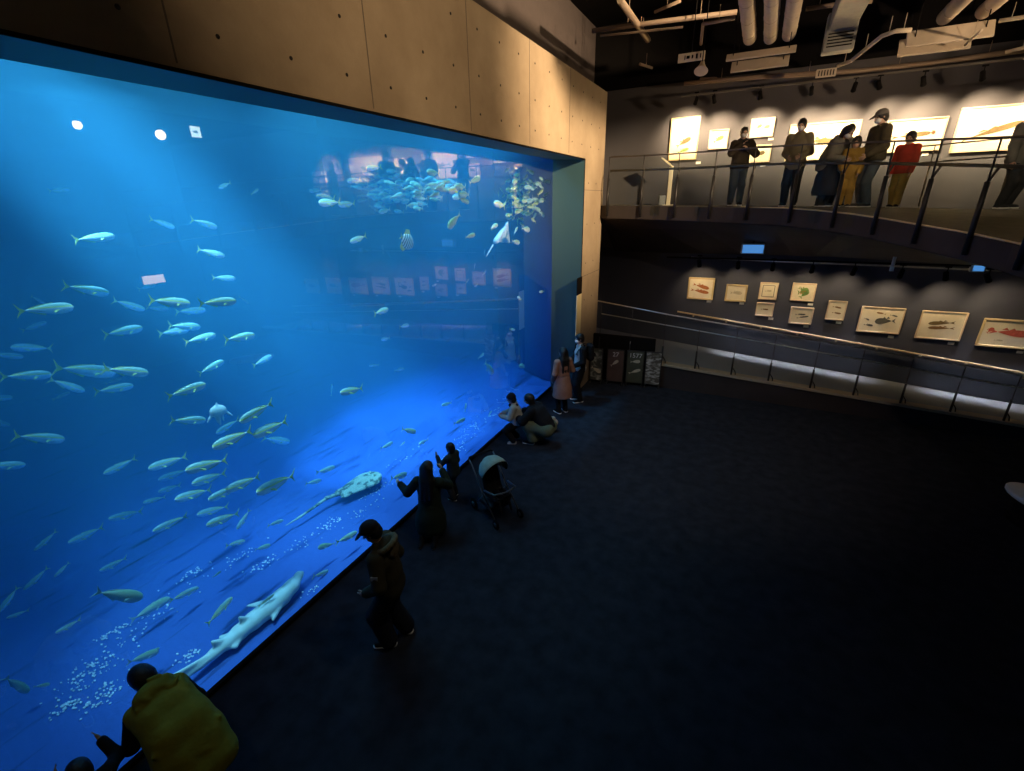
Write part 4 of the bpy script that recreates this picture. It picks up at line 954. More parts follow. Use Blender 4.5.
S = SDF(.011); c0 = PX(496,241); c1 = PX(508,222); c2 = PX(510,242); S.chain([c0, c0*.45+c1*.55], [.07,.05], .04)
for w_ in np.linspace(0, 1, 9): S.cone(c0, c1*(1-w_)+c2*w_, .03, .012, .03)
S.cone(c1*.9+c0*.1, c2*.9+c0*.1, .022, .022, .05); S.cone(PX(505,230), PX(503,240), .05, .05, .05)
S.chain([PX(493,245), PX(486,257)], [.016,.007], .01); creature('kite_ray', S, mat('pale_ray_skin', (.88,.92,.82), .5, noise=.1), 'pale kite-shaped ray with a thin tail below the tight upright school', 'ray')
zr = .12; A = np.array(on_z(380,473,zr)); B = np.array(on_z(341,494,zr)); mid = (A+B)/2; d = unit(A-B); sd = np.cross(V3(0,0,1), d); Ln = np.linalg.norm(A-B)
R = np.stack([d, sd, V3(0,0,1)], 1); S = SDF(.014); S.ell(mid, (Ln*1.0, Ln*.52, .11), R, .03); S.ell(mid+d*Ln*.18, (Ln*.55, Ln*.62, .08), R, .05); S.ell(mid+V3(0,0,.03), (Ln*.6,.16,.13), R, .05)
for s in (-1,1): S.ell(mid+d*Ln*.30+sd*s*.06+V3(0,0,.075), (.06,.05,.05), R, .01); S.ell(mid-d*Ln*.45+sd*s*.09, (.20,.14,.05), R, .03)
S.chain([mid-d*Ln*.35, np.array(on_z(327,498,.15)), np.array(on_z(300,517,.12)), np.array(on_z(285,526,.10))], [.05,.028,.018,.008], .03)
creature('flat_ray', S, spotted('mottled_ray_skin', (.55,.62,.42), (.13,.17,.11), 9), 'mottled green flat ray gliding over the sand left of the kneeling visitor', 'ray')
def fan(S, root_a, root_b, tip, r0=.020, r1=.009, k=.03, n=6, back=.35):
    # flat fin: a fan of thin blades from the root edge to the tip and the trailing edge
    trail = root_b+(tip-root_b)*back
    for t in np.linspace(0, 1, n): S.cone(root_a*(1-t)+root_b*t, tip*(1-t)+trail*t, r0, r1, k)
sp_ = [(299,576),(292,586),(282,600),(269,618),(257,634),(245,650),(233,661),(220,670),(206,678),(192,685)]
P = []
for (a, b) in sp_:
    q = on_z(a, b, .17)
    if q.x > -4.72: q = on_x(a, b, -4.72)
    P.append(np.array(q))
for i_ in range(len(P)): P[i_][2] = max(P[i_][2], .10)
S = SDF(.012); S.chain(P, [.05,.088,.105,.112,.102,.088,.072,.055,.04,.02], .03)
def side_at(i): d = unit(P[i+1]-P[i]); d[2] = 0; d = unit(d); return np.cross(V3(0,0,1), d), d
for i, ln, bk in ((2,.27,.26),(5,.14,.12)):
    sd, d = side_at(i)
    for s in (-1,1): fan(S, P[i]+sd*s*.05-V3(0,0,.02), P[i]+d*.17+sd*s*.05-V3(0,0,.02), P[i]+sd*s*(.05+ln*(1 if s*sd[0] < 0 else .45))+d*bk-V3(0,0,.04), .022, .010)
for i, hh in ((4,.13),(6,.10)):
    sd, d = side_at(i); fan(S, P[i]+V3(0,0,.05), P[i]+d*.12+V3(0,0,.04), P[i]+d*.13+V3(0,0,.06+hh), .018, .009)
sd, d = side_at(8); fan(S, P[7]+V3(0,0,.02), P[9], P[9]+d*.16+V3(0,0,.15), .014, .008); S.chain([P[8], P[9]+d*.2], [.03,.008], .03)
S.cone(P[0]+V3(0,0,.02), P[0]-side_at(0)[1]*.05, .045, .03, .03)
creature('shark', S, mat('pale_shark_skin', (.92,.95,.80), .5, noise=.12, nscale=7), 'long pale shark gliding low along the window between the parka wearer and the capped person', 'shark')
# caustic light glints on the sand, laid out as small white flakes
GLINT = mat('caustic_glint', (.95,.97,.95), .5); mb = MB()
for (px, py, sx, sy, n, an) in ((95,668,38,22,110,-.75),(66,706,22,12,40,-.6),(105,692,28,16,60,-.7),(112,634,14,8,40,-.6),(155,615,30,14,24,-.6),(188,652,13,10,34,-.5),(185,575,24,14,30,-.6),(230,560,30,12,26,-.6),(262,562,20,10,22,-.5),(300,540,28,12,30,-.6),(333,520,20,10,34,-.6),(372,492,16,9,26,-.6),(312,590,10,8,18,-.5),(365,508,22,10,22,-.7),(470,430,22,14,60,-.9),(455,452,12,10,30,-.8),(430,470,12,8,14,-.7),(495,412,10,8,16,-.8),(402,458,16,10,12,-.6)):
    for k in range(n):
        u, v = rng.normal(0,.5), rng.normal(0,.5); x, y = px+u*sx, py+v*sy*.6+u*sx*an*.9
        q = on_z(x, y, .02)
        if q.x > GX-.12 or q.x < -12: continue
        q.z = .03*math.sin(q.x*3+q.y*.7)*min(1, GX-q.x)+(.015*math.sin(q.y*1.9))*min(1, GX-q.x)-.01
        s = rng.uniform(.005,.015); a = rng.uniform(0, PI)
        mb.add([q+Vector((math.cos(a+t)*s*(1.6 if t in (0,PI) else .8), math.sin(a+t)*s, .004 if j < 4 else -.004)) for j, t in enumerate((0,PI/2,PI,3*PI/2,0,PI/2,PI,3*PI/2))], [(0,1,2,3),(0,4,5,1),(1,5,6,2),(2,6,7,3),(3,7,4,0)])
tag(mb.build('caustic_glint', GLINT), 'white flakes standing for caustic light glints over the tank sand', 'caustic glint', kind='stuff')
# ================================================================== PICTURES
PAPER = mat('cream_paper', (.78,.70,.52), .8, noise=.05); GOLD = mat('pale_gold_frame', (.62,.48,.24), .4, noise=.08); DARKW = mat('dark_wood_frame', (.07,.045,.03), .5); PALEW = mat('pale_wood_frame', (.66,.52,.34), .5)
CARD = mat('white_card', (.85,.83,.76), .7)
INK = {k: mat(k+'_print', c, .8, noise=.25, nscale=14) for k, c in dict(rust=(.42,.13,.03), brown=(.22,.12,.04), grey=(.10,.10,.085), green=(.20,.33,.08), red=(.52,.10,.06), faint=(.52,.45,.30), olive=(.16,.11,.04), orange=(.62,.22,.03)).items()}
def fish_outline(L, h, n=14):
    up_, dn = [], []
    for i in range(n+1):
        t = i/n; x = L*(.5-.8*t); y = h*math.sin(PI*t**.65)**.8*(1-.1*t)
        up_.append((x, y+.004*L)); dn.append((x, -y*.85-.004*L))
    return up_+[(-L*.5, h*.75), (-L*.43, 0), (-L*.5, -h*.75)]+dn[::-1]
def picture(x, z, w, h, frame, label, motifs, fw=.035, inner=None, dark_under=False, grp='framed fish pictures on the lower wall', tilt=0):
    y = WY-.03; o = empty('framed_picture', (x, y, z)); tag(o, label, 'picture', grp); o.rotation_euler = (math.radians(2),0,0)
    mb = MB()
    for cx_, cz_2, ww, hh in ((0,h/2-fw/2,w,fw),(0,-h/2+fw/2,w,fw),(-w/2+fw/2,0,fw,h-2*fw),(w/2-fw/2,0,fw,h-2*fw)): mb.bevel_box((cx_,-.012,cz_2), (ww,.045,hh), .006)
    mb.build('frame', frame, o)
    mb = MB(); mb.box((0,0,0), (w-2*fw+.004,.012,h-2*fw+.004)); mb.build('paper', PAPER, o)
    if inner:
        mb = MB(); k = fw+.05
        for cx_, cz_2, ww, hh in ((0,h/2-k,w-2*k,.012),(0,-h/2+k,w-2*k,.012),(-w/2+k,0,.012,h-2*k),(w/2-k,0,.012,h-2*k)): mb.box((cx_,-.009,cz_2), (ww,.006,hh))
        mb.build('border', inner, o)
    for (mx, mz, L, hh, ang, ink) in motifs:
        mb = MB(); ca, sa = math.cos(ang), math.sin(ang); ol = fish_outline(abs(L), hh)
        if L < 0: ol = [(-a, b) for a, b in ol][::-1]
        mb.prism([(a*ca-b*sa, a*sa+b*ca) for a, b in ol], 0, .003, lambda v: Vector((v.x+mx, -.0065-v.z, v.y+mz)))
        for t in (-.1,.08): mb.prism([((t+.05)*L,hh*.7),((t-.02)*L,hh*1.35),((t-.12)*L,hh*.75)] if L > 0 else [((t+.05)*L,hh*.7),((t-.12)*L,hh*.75),((t-.02)*L,hh*1.35)], 0, .002, lambda v: Vector(((v.x*ca-v.y*sa)+mx, -.0065-v.z, (v.x*sa+v.y*ca)+mz)))
        mb.build('painted_fish', INK[ink], o)
    return o
def card(x, z, label):
    mb = MB(); mb.bevel_box((0,0,0), (.12,.012,.06), .002); o = mb.build('caption_card', CARD); o.location = (x, WY-.006, z); tag(o, label, 'caption card', 'caption cards beside the pictures')
LP = [(-1.19,2.32,.70,.62,GOLD,'framed picture of two rust brown fish, leftmost on the lower navy wall',[(0,.06,.46,.055,-.25,'rust'),(-.02,-.08,.5,.05,-.15,'rust')],None),
 (-.26,2.25,.54,.47,GOLD,'small framed faint fish print, second from the left on the lower wall',[(0,0,.30,.05,0,'faint')],None),
 (.52,2.35,.44,.46,PALEW,'framed print with a thin dark inner border, above a smaller picture on lower wall',[(0,0,.16,.03,.1,'faint')],DARKW),
 (.51,1.85,.43,.37,PALEW,'small framed print hung directly under the one with a dark inner border',[(0,0,.18,.02,0,'brown')],None),
 (1.33,2.37,.54,.47,PALEW,'framed picture of orange fish among round green weed on the lower wall',[(0,.01,.26,.10,.2,'green'),(-.02,.05,.24,.06,-.6,'green'),(.03,-.05,.26,.08,.9,'green'),(0,.02,.16,.02,0,'orange'),(-.04,-.03,.12,.02,.2,'orange')],None),
 (1.39,1.75,.53,.46,PALEW,'framed picture of two thin dark fish hung below the green weed picture',[(-.02,.03,.24,.022,.05,'grey'),(.04,-.04,.28,.022,.25,'grey')],None),
 (2.14,1.95,.41,.50,PALEW,'narrow upright framed picture of two small fish on the lower wall',[(0,.08,.2,.022,-.15,'brown'),(.02,-.07,.2,.022,-.1,'brown')],None),
 (3.11,1.78,.89,.66,PALEW,'large framed picture of one dark fish circled by four small ones',[(.10,-.02,-.42,.085,.12,'grey'),(-.02,.17,-.2,.022,-.15,'brown'),(-.28,-.0,.12,.02,-.4,'grey'),(-.22,-.15,.2,.03,-.1,'grey'),(.24,.13,.16,.02,-.2,'grey')],None),
 (4.30,1.75,.86,.69,PALEW,'large framed picture of two bronze fish, second from right on the lower wall',[(.0,.06,-.5,.05,.12,'olive'),(.02,-.06,-.5,.04,.05,'brown')],None),
 (5.50,1.67,.95,.67,GOLD,'gold framed picture of a long red fish at the right edge',[(.05,.02,.72,.085,-.05,'red'),(-.30,.05,.16,.05,.9,'red'),(-.1,-.17,.16,.02,0,'faint')],None),
 (6.9,1.60,.85,.66,PALEW,'framed picture of a grey fish on the lower wall beyond the red fish picture',[(0,0,.5,.07,.1,'grey')],None),
 (8.2,1.52,.80,.62,PALEW,'framed picture of a brown fish farthest along the lower wall',[(0,0,.5,.07,.1,'brown')],None)]
for x, z, w, h, fr, lb, mo, inn in LP: picture(x, z, w, h, fr, lb, mo, fw=.045 if fr is GOLD else .03, inner=inn)
for x, z, lb in ((-.93,1.96,'under the leftmost lower picture'),(-.08,1.97,'under the faint fish print'),(.70,1.60,'under the lower of the two stacked prints at left'),(1.55,2.06,'under the green weed picture'),(1.56,1.46,'under the two thin dark fish'),(2.26,1.63,'under the narrow upright picture'),(3.42,1.37,'under the large dark fish picture'),(4.60,1.33,'under the two bronze fish picture'),(5.85,1.26,'under the red fish picture')):
    card(x, z, 'small white caption card '+lb)
UP = 'framed pictures above the walkway'
UPL = [(-2.07,6.19,.72,1.01,GOLD,'tall brightly lit framed picture at the left end above the walkway',[(.0,-.08,.40,.06,.5,'olive'),(0,-.28,.3,.04,.3,'green')]),
 (-1.22,6.12,.46,.45,PALEW,'small framed picture partly behind the person with the phone',[(0,0,.26,.05,.5,'green')]),
 (-.25,6.31,.53,.42,PALEW,'small framed picture of several fish, upper of two stacked above the walkway',[(-.08,.02,.16,.04,.6,'olive'),(.08,0,.18,.04,.3,'green')]),
 (-.23,5.73,.52,.40,PALEW,'small framed picture hung below another, right of the person with the phone',[(0,0,.26,.05,.2,'olive')]),
 (1.07,5.92,1.43,.80,PALEW,'wide brightly lit framed picture behind the bending person above the walkway',[(0,0,.9,.07,-.1,'olive')]),
 (2.80,5.92,1.06,.66,PALEW,'wide framed picture of a long fish between the capped adult and the red child',[(-.05,0,.7,.05,.08,'olive'),(.32,.03,.1,.04,0,'brown')]),
 (4.30,5.95,1.60,.86,PALEW,'largest framed picture, showing a long fish, at the far upper right',[(-.2,-.05,1.0,.06,.3,'olive')]),
 (5.72,6.12,.46,1.02,PALEW,'tall narrow framed picture past the right of the largest one',[(0,0,.3,.06,1.4,'olive')]),
 (6.72,5.80,.78,.42,PALEW,'small framed picture, upper of two past the tall narrow one',[(0,0,.4,.05,0,'olive')]),
 (6.72,5.28,.78,.42,PALEW,'small framed picture, lower of two past the tall narrow one',[(0,0,.4,.05,0,'brown')])]
for x, z, w, h, fr, lb, mo in UPL: picture(x, z, w, h, fr, lb, mo, fw=.03, grp=UP)
for x, z, lb in ((-1.65,5.60,'under the tall picture at the left end'),(-.02,6.05,'between the two stacked upper pictures'),(-.10,5.47,'under the lower stacked upper picture'),(3.1,5.53,'under the wide picture by the red child')): card(x, z, 'small white caption card '+lb)
# lit sign board high on the far wall and the exit sign: seen mirrored in the window
GREEN = mat('exit_green', (.02,.45,.2), .5, emit=(.0,.5,.25), estr=.6); WLIT = mat('lit_white', (.9,.9,.9), .5, emit=(.75,1,.9), estr=6.0)
e = empty('exit_sign', (5.38,9.0,6.70)); tag(e, 'square lit exit sign with a green arrow, seen mirrored high in the window', 'sign')
e.rotation_euler = (0,0,PI/2)
mb = MB(); mb.bevel_box((0,0,0), (.30,.06,.30), .01); mb.build('case', M['black'], e)
mb = MB(); mb.box((0,.034,0), (.27,.006,.27)); mb.build('face_plate', WLIT, e)
mb = MB(); mb.add([(.07,.040,0),(.0,.040,.06),(.0,.040,.02),(-.08,.040,.02),(-.08,.040,-.02),(.0,.040,-.02),(.0,.040,-.06)], [(0,1,2,3,4,5,6)]); mb.build('arrow', GREEN, e)
mb = MB(); mb.tube([(0,0,.15),(0,0,2.3)], .012, 6); mb.build('hanging_rod', M['black'], e)

# ================================================================== TRACK SPOTLIGHTS
PIPE_DARK = mat('grey_track', (.10,.09,.08), .7); LENS = mat('lamp_glow', (1,.9,.7), .4, emit=(1,.8,.5), estr=12)
def spotlight(loc, target, label, grp, power, lit=True, size=1.0, color=(1,.74,.44), angle=78):
    o = empty('track_spotlight', loc); tag(o, label, 'spotlight', grp); R = (Vector(target)-Vector(loc)).to_track_quat('-Z','Y').to_matrix(); s = size
    mb = MB(); mb.lathe([(.030*s,.10*s),(.042*s,.09*s),(.045*s,-.06*s),(.05*s,-.07*s),(.05*s,-.09*s),(.043*s,-.09*s)], (0,0,0), 16, R); mb.build('lamp_head', M['black'], o)
    mb = MB(); mb.lathe([(.001,-.082*s),(.040*s,-.083*s),(.040*s,-.086*s),(.001,-.087*s)], (0,0,0), 16, R); mb.build('lens', LENS if lit else M['steel'], o)
    mb = MB(); mb.tube([(0,0,.03*s),(0,0,.16*s)], .010*s, 6); mb.box((0,0,.17*s), (.10*s,.03*s,.03*s)); mb.build('stem', M['black'], o)
    if power: 
        d = (Vector(target)-Vector(loc)).normalized(); l = spot('picture_lamp', Vector(loc)+d*.10*s, target, power, color, angle, 1.0, .03)
    return o
US = [(-1.75,-2.05,6.3,'at the left end of the upper track'),(-1.35,-1.2,6.1,'second from the left on the upper track'),(-.38,-.25,6.1,'third from the left on the upper track'),(.62,.75,6.0,'fourth from the left on the upper track'),(1.40,1.35,6.0,'fifth from the left on the upper track'),(1.82,2.3,6.0,'sixth from the left on the upper track'),(2.55,2.95,6.0,'seventh from the left on the upper track'),(3.45,3.9,6.0,'eighth from the left on the upper track'),(4.9,4.7,6.0,'ninth from the left on the upper track'),(6.3,6.2,5.9,'at the right end of the upper track')]
for i, (x, tx, tz, lb) in enumerate(US):
    spotlight((x, 13.45, 6.86-.03*x*.6), (tx, WY, tz), 'small black spotlight '+lb, 'spotlights on the upper track', 380)
tk = MB(); tk.bevel_box((2.5,13.45,7.02), (9.2,.035,.035), .004, None); t = tk.build('lighting_track', PIPE_DARK); tag(t, 'long thin lighting track hung above the upper pictures', 'track')
for i, (x, tx) in enumerate([(-1.25,-1.19),(-.3,-.26),(.5,.52),(1.35,1.35),(2.2,2.14),(3.1,3.11),(3.9,4.3),(4.6,5.4),(6.6,7.2)]):
    spotlight((x, 13.65, 3.08-.02*x), (tx, WY, 2.25 if i < 5 else 1.9), 'small black spotlight under the walkway, '+['at the left end of the lower track','above the faint fish print','above the two stacked prints','above the green weed picture','above the narrow upright picture','above the large dark fish picture','above the two bronze fish','angled towards the red fish picture','at the right end of the lower track'][i], 'spotlights on the lower track', (34,26,29,29,34,56,56,52,40)[i], lit=True, size=1.15, color=(1,.74,.42), angle=95)
tk = MB(); tk.bevel_box((2.6,13.65,3.24), (9.4,.04,.04), .004); t = tk.build('lighting_track', M['black']); tag(t, 'long black lighting track hung below the walkway', 'track')
tk = MB(); tk.tube([(-1.5,13.9,3.22),(5.2,13.9,3.12)], .02, 8); t = tk.build('conduit', M['steel']); tag(t, 'thin grey conduit running above the lower pictures', 'pipe')

# ================================================================== under the walkway
SCR = mat('blue_screen', (.1,.3,.6), .2, emit=(.12,.42,1.0), estr=.55); GREYP = mat('grey_plastic', (.35,.37,.40), .4)
def monitor(px, py, y, w, h, d, label):
    p = on_y(px, py, y); o = empty('hanging_screen', p, math.radians(6)); tag(o, label, 'screen')
    mb = MB(); mb.bevel_box((0,d/2,0), (w,d,h), .012); mb.build('casing', GREYP, o)
    mb = MB(); mb.box((0,-.002,0), (w-.05,.006,h-.05)); mb.build('screen', SCR, o)
    mb = MB(); mb.tube([(0,d/2,h/2),(0,d/2,h/2+.2)], .02, 8); mb.build('mount', M['black'], o)
monitor(753,249,12.9,.50,.24,.16,'pale blue lit box hanging under the left part of the walkway'); monitor(979,268,13.6,.24,.18,.12,'small blue lit box hanging under the right part of the walkway')
p = on_y(895,257,13.0); mb = MB(); mb.tube([(0,0,.27),(0,0,-.20)], .033, 12); mb.tube([(0,0,-.20),(0,0,-.30)], .04, 12); o = mb.build('hanging_tube', CARD); o.location = p; tag(o, 'short white tube hanging under the walkway near the middle', 'pipe')

# ================================================================== upper walkway info stand, pillar panel, posters, bench, pushchair
PALE = mat('pale_cream_board', (.80,.72,.55), .6)
x = on_y(668,204,13.5).x; z = deck_z(x,13.5); o = empty('info_stand', (x,13.5,z)); tag(o, 'pale cream info stand with slanted top at left end of the walkway', 'info stand')
mb = MB(); mb.bevel_box((0,0,.46), (.10,.05,.92), .01); mb.build('post', PALE, o); mb = MB(); mb.bevel_box((-.10,-.05,1.02), (.34,.30,.03), .008, Matrix.Rotation(math.radians(38),3,'Y')); mb.build('reading_panel', PALE, o)
mb = MB(); mb.bevel_box((-.0,0,.01), (.24,.22,.02), .005); mb.build('base', PALE, o)
x = on_y(662,200,13.9).x; mb = MB(); mb.bevel_box((0,0,.12), (.17,.12,.24), .012); o = mb.build('floor_box', GREYP); o.location = (x,13.9,deck_z(x,13.9)); tag(o, 'small pale box on the walkway floor beside the info stand', 'box')
p0 = on_x(580,277,WX+.02); p1 = on_x(580,333,WX+.02)
o = empty('pillar_panel', (WX+.012, p0.y, (p0.z+p1.z)/2)); tag(o, 'narrow pale panel with dark head on the concrete pillar beside the window', 'sign'); hh = p0.z-p1.z
mb = MB(); mb.bevel_box((0,0,-hh*.15), (.02,.34,hh*.70), .004); mb.build('board', mat('pale_yellow_board', (.72,.62,.36), .6), o); mb = MB(); mb.bevel_box((0,0,hh*.35), (.022,.34,hh*.29), .004); mb.build('head', M['black'], o)

FR = mat('black_frame', (.02,.018,.017), .5); WHT = mat('white_lettering', (.75,.73,.68), .7)
def photo(name, c1, c2, sc, seed):
    m = mat(name, c1, .35); nt = m.node_tree; tc = nt.nodes.new('ShaderNodeTexCoord'); mp = nt.nodes.new('ShaderNodeMapping'); mp.inputs['Location'].default_value = (seed,seed*2,0); mp.inputs['Rotation'].default_value = (0,.6,0); mp.inputs['Scale'].default_value = (1,1,2.2)
    n = nt.nodes.new('ShaderNodeTexNoise'); n.inputs['Scale'].default_value = sc; n.inputs['Detail'].default_value = 5; n.inputs['Distortion'].default_value = 1.2
    cr = nt.nodes.new('ShaderNodeValToRGB'); cr.color_ramp.elements[0].position = .45; cr.color_ramp.elements[1].position = .68; cr.color_ramp.elements[0].color = (*c1,1); cr.color_ramp.elements[1].color = (*c2,1)
    nt.links.new(tc.outputs['Object'], mp.inputs[0]); nt.links.new(mp.outputs[0], n.inputs[0]); nt.links.new(n.outputs['Fac'], cr.inputs[0]); nt.links.new(cr.outputs[0], nt.nodes['Principled BSDF'].inputs['Base Color']); return m
def poster(pxa, pxb, pyb, y, label, m, txt=None, swoosh=None, bright=None):
    a, b = on_z(pxa, pyb, 0), on_z(pxb, pyb-.5, 0); a, b = Vector((a.x, y, 0)), Vector((b.x, y, 0)); c = (a+b)/2; w = (b-a).length; h = .92
    o = empty('poster_board', (c.x, y, 0), math.radians(7)); tag(o, label, 'poster board', 'poster boards beyond the window end')
    mb = MB(); mb.bevel_box((0,.03,.08+h/2), (w,.035,h), .006); 
    for s in (-1,1): mb.bevel_box((s*(w/2-.03),.03,.05), (.03,.30,.04), .006); mb.box((s*(w/2-.03),.03,.09), (.03,.03,.10))
    mb.build('board_frame', FR, o); mb = MB(); mb.box((0,.008,.08+h/2), (w-.05,.008,h-.05)); mb.build('poster', m, o)
    if txt: text_mesh(txt, .17, WHT, 'lettering', o, (-.0,.001,.08+h*.85), (PI/2,0,0))
    if swoosh:
        for (mx, mz, L, hh, ang) in swoosh:
            ca, sa = math.cos(ang), math.sin(ang); mb = MB(); mb.prism([(p_*ca-q_*sa, p_*sa+q_*ca) for p_, q_ in fish_outline(L, hh)], 0, .003, lambda v: Vector((v.x+mx, .003-v.z, v.y+mz))); mb.build('printed_fish', mat('fish_print', (.55,.50,.36), .6, noise=.3), o)
poster(586,600,386,11.75,'poster board with a grey fish photo, leftmost and half behind the masked person',photo('fish_photo', (.05,.06,.045), (.40,.42,.38), 4, 1), swoosh=[(0,.4,.3,.06,-.5)])
poster(603.5,622.5,386,11.85,'poster board on brown ground, second from the left beyond the window',mat('brown_poster', (.10,.065,.05), .4, noise=.3, nscale=3), '27', [(-.02,.62,.26,.045,.7)])
poster(624,643,386,11.95,'poster board with pale fish shapes on grey, third from the left',mat('grey_green_poster', (.075,.08,.05), .4, noise=.3, nscale=3), '1577', [(.0,.70,.26,.05,.1),(.0,.42,.34,.045,.4)])
poster(645,662,384,12.02,'poster board with a crowded pale photo, rightmost beside the ramp',photo('bright_photo', (.10,.085,.06), (.62,.60,.54), 6, 3))

o = empty('bench', (4.48,8.52,0)); tag(o, 'low rounded bench with a white top at the right edge', 'bench'); WT = mat('white_seat_top', (.80,.82,.78), .5)
n = 28; prof = [(math.cos(2*PI*k/n)*.62, math.sin(2*PI*k/n)*.34) for k in range(n)]; mb = MB(); R = rotz(math.radians(-55))
def rings(lst):
    vs = []; 
    for sc_, z_ in lst: vs += [R @ Vector((a*sc_, b*sc_, 0))+Vector((0,0,z_)) for a, b in prof]
    fs = [tuple(reversed(range(n))), tuple((len(lst)-1)*n+k for k in range(n))]
    for i in range(len(lst)-1):
        for k in range(n): j = (k+1) % n; fs.append((i*n+k, i*n+j, (i+1)*n+j, (i+1)*n+k))
    return vs, fs
mb.add(*rings([(.97,.40),(1.0,.42),(1.0,.46),(.96,.48)]), True); mb.build('seat_top', WT, o)
mb = MB(); mb.add(*rings([(.80,0),(.80,.04),(.72,.06),(.72,.40)]), True); mb.build('bench_base', M['black'], o)

# pushchair
o = empty('pushchair', (-3.12,5.48,0), math.radians(242)); tag(o, 'dark pushchair with a pale ribbed canopy parked behind the small child', 'pushchair'); o.scale = (.9,.9,.9)
CAN = cloth('pale_canopy', (.36,.42,.34)); 
mb = MB(); ns, nr = 14, 10; vs = []      # canopy: ribbed quarter dome opening to +y
for i in range(nr+1):
    a = PI*(.02+.62*i/nr)
    for j in range(ns+1):
        b = PI*j/ns; rr = .30*(1-.05*abs(math.sin(i*PI/2)))
        vs.append((.25*math.cos(b), -.02-rr*math.cos(a)*math.sin(b)*1.1, .80+rr*math.sin(a)*math.sin(b)*1.05+.02))
mb.add(vs, [(i*(ns+1)+j, i*(ns+1)+j+1, (i+1)*(ns+1)+j+1, (i+1)*(ns+1)+j) for i in range(nr) for j in range(ns)], True)
c = mb.build('canopy', CAN, o); md = c.modifiers.new('thick', 'SOLIDIFY'); md.thickness = .012
for i in (0,4,7,10):
    mb = MB(); mb.tube([vs[i*(ns+1)+j] for j in range(ns+1)], .009, 6); mb.build('canopy_rib', M['black'], c)
S = SDF(.012); S.cone((-.12,-.20,.82), (-.12,-.10,.46), .05, .06, .03); S.cone((.12,-.20,.82), (.12,-.10,.46), .05, .06, .03); S.cone((0,-.21,.80), (0,-.10,.45), .06, .07, .05); S.cone((-.13,-.08,.44), (-.13,.22,.42), .05, .045, .05); S.cone((.13,-.08,.44), (.13,.22,.42), .05, .045, .05); S.cone((0,-.08,.44), (0,.22,.42), .05, .05, .06); S.cone((-.10,.22,.42), (-.10,.32,.22), .03, .02, .03); S.cone((.10,.22,.42), (.10,.32,.22), .03, .02, .03)
S.mesh(MB()).build('seat', C['black'], o)
FRM = mat('pushchair_frame', (.16,.17,.17), .35, metal=.6)
for s in (-1,1):
    mb = MB(); mb.tube([(s*.25,-.46,.98),(s*.25,-.38,.92),(s*.25,-.10,.55),(s*.25,.34,.12)], .013, 8); mb.build('side_frame', FRM, o)
    mb = MB(); mb.tube([(s*.24,-.02,.48),(s*.24,-.34,.12)], .012, 8); mb.build('rear_strut', FRM, o)
mb = MB(); mb.tube([(-.25,-.46,.98),(-.23,-.50,1.0),(.23,-.50,1.0),(.25,-.46,.98)], .017, 8); mb.build('handle', C['black'], o)
mb = MB(); mb.tube([(-.25,.0,.58),(-.22,.28,.62),(0,.34,.63),(.22,.28,.62),(.25,.0,.58)], .015, 8); mb.build('bumper_bar', FRM, o)
mb = MB(); mb.bevel_box((0,-.08,.24), (.42,.46,.14), .03); mb.build('basket', C['charcoal'], o)
for x, y in ((-.26,.36),(.26,.36),(-.26,-.36),(.26,-.36)):
    r_ = .085 if y > 0 else .11; Rw = Matrix.Rotation(PI/2,3,'Y'); mb = MB(); mb.lathe([(r_*.75,-.018),(r_,-.014),(r_,.014),(r_*.75,.018)], (x,y,r_), 20, Rw); w_ = mb.build('wheel', M['black'], o)
    mb = MB(); mb.lathe([(r_*.5,-.02),(r_*.5,.02)], (x,y,r_), 16, Rw); mb.build('hub', FRM, w_)
S = SDF(.012); S.cone((-.05,0,.10), (.05,0,.10), .10, .10, .04); S.cone((-.10,0,.20), (.10,0,.20), .08, .08, .04); S.cone((-.07,0,.30), (.07,0,.30), .05, .05, .03); S.cut((0,0,0), (0,0,-1)); o = S.mesh(MB()).build('tote_bag', C['beige'])
bx, by = on_z(550,431,0).x, on_z(550,431,0).y; o.location = (bx, by, 0); o.rotation_euler = (0,0,.6); tag(o, 'beige cloth bag slumped on the floor behind the crouching adult', 'bag')

# ================================================================== CEILING SERVICES
TAN = mat('cream_duct_wrap', (.60,.50,.38), .7, noise=.08); PIPE = mat('painted_pipe', (.30,.22,.16), .6); GREEND = mat('galvanised_duct', (.30,.30,.27), .5, noise=.15)
for i, (px, py, lb) in enumerate(((750,39,'leftmost of the three side by side'),(770.5,38,'middle of the three side by side'),(789,35,'rightmost of the three side by side'),(944,18,'left of the pair at upper right'),(983,12,'right of the pair at upper right'))):
    e = on_z(px, py, 7.75); mb = MB(); r_ = .125; L = 5.5
    mb.tube([(0,.03,0),(0,0,0),(0,-.05,0)]+[(0,-.05-L*k/8,0) for k in range(1,9)], [r_*.55,r_*.85,r_]+[r_]*8, 18)
    for k in range(6): mb.lathe([(r_+.006,-.012),(r_+.006,.012)], (0,-.5-k*.9,0), 18, Matrix.Rotation(PI/2,3,'X'))
    o = mb.build('round_duct', TAN); o.location = (e.x, e.y, 7.75); tag(o, 'cream round duct under the ceiling, '+lb, 'duct', 'cream round ducts')
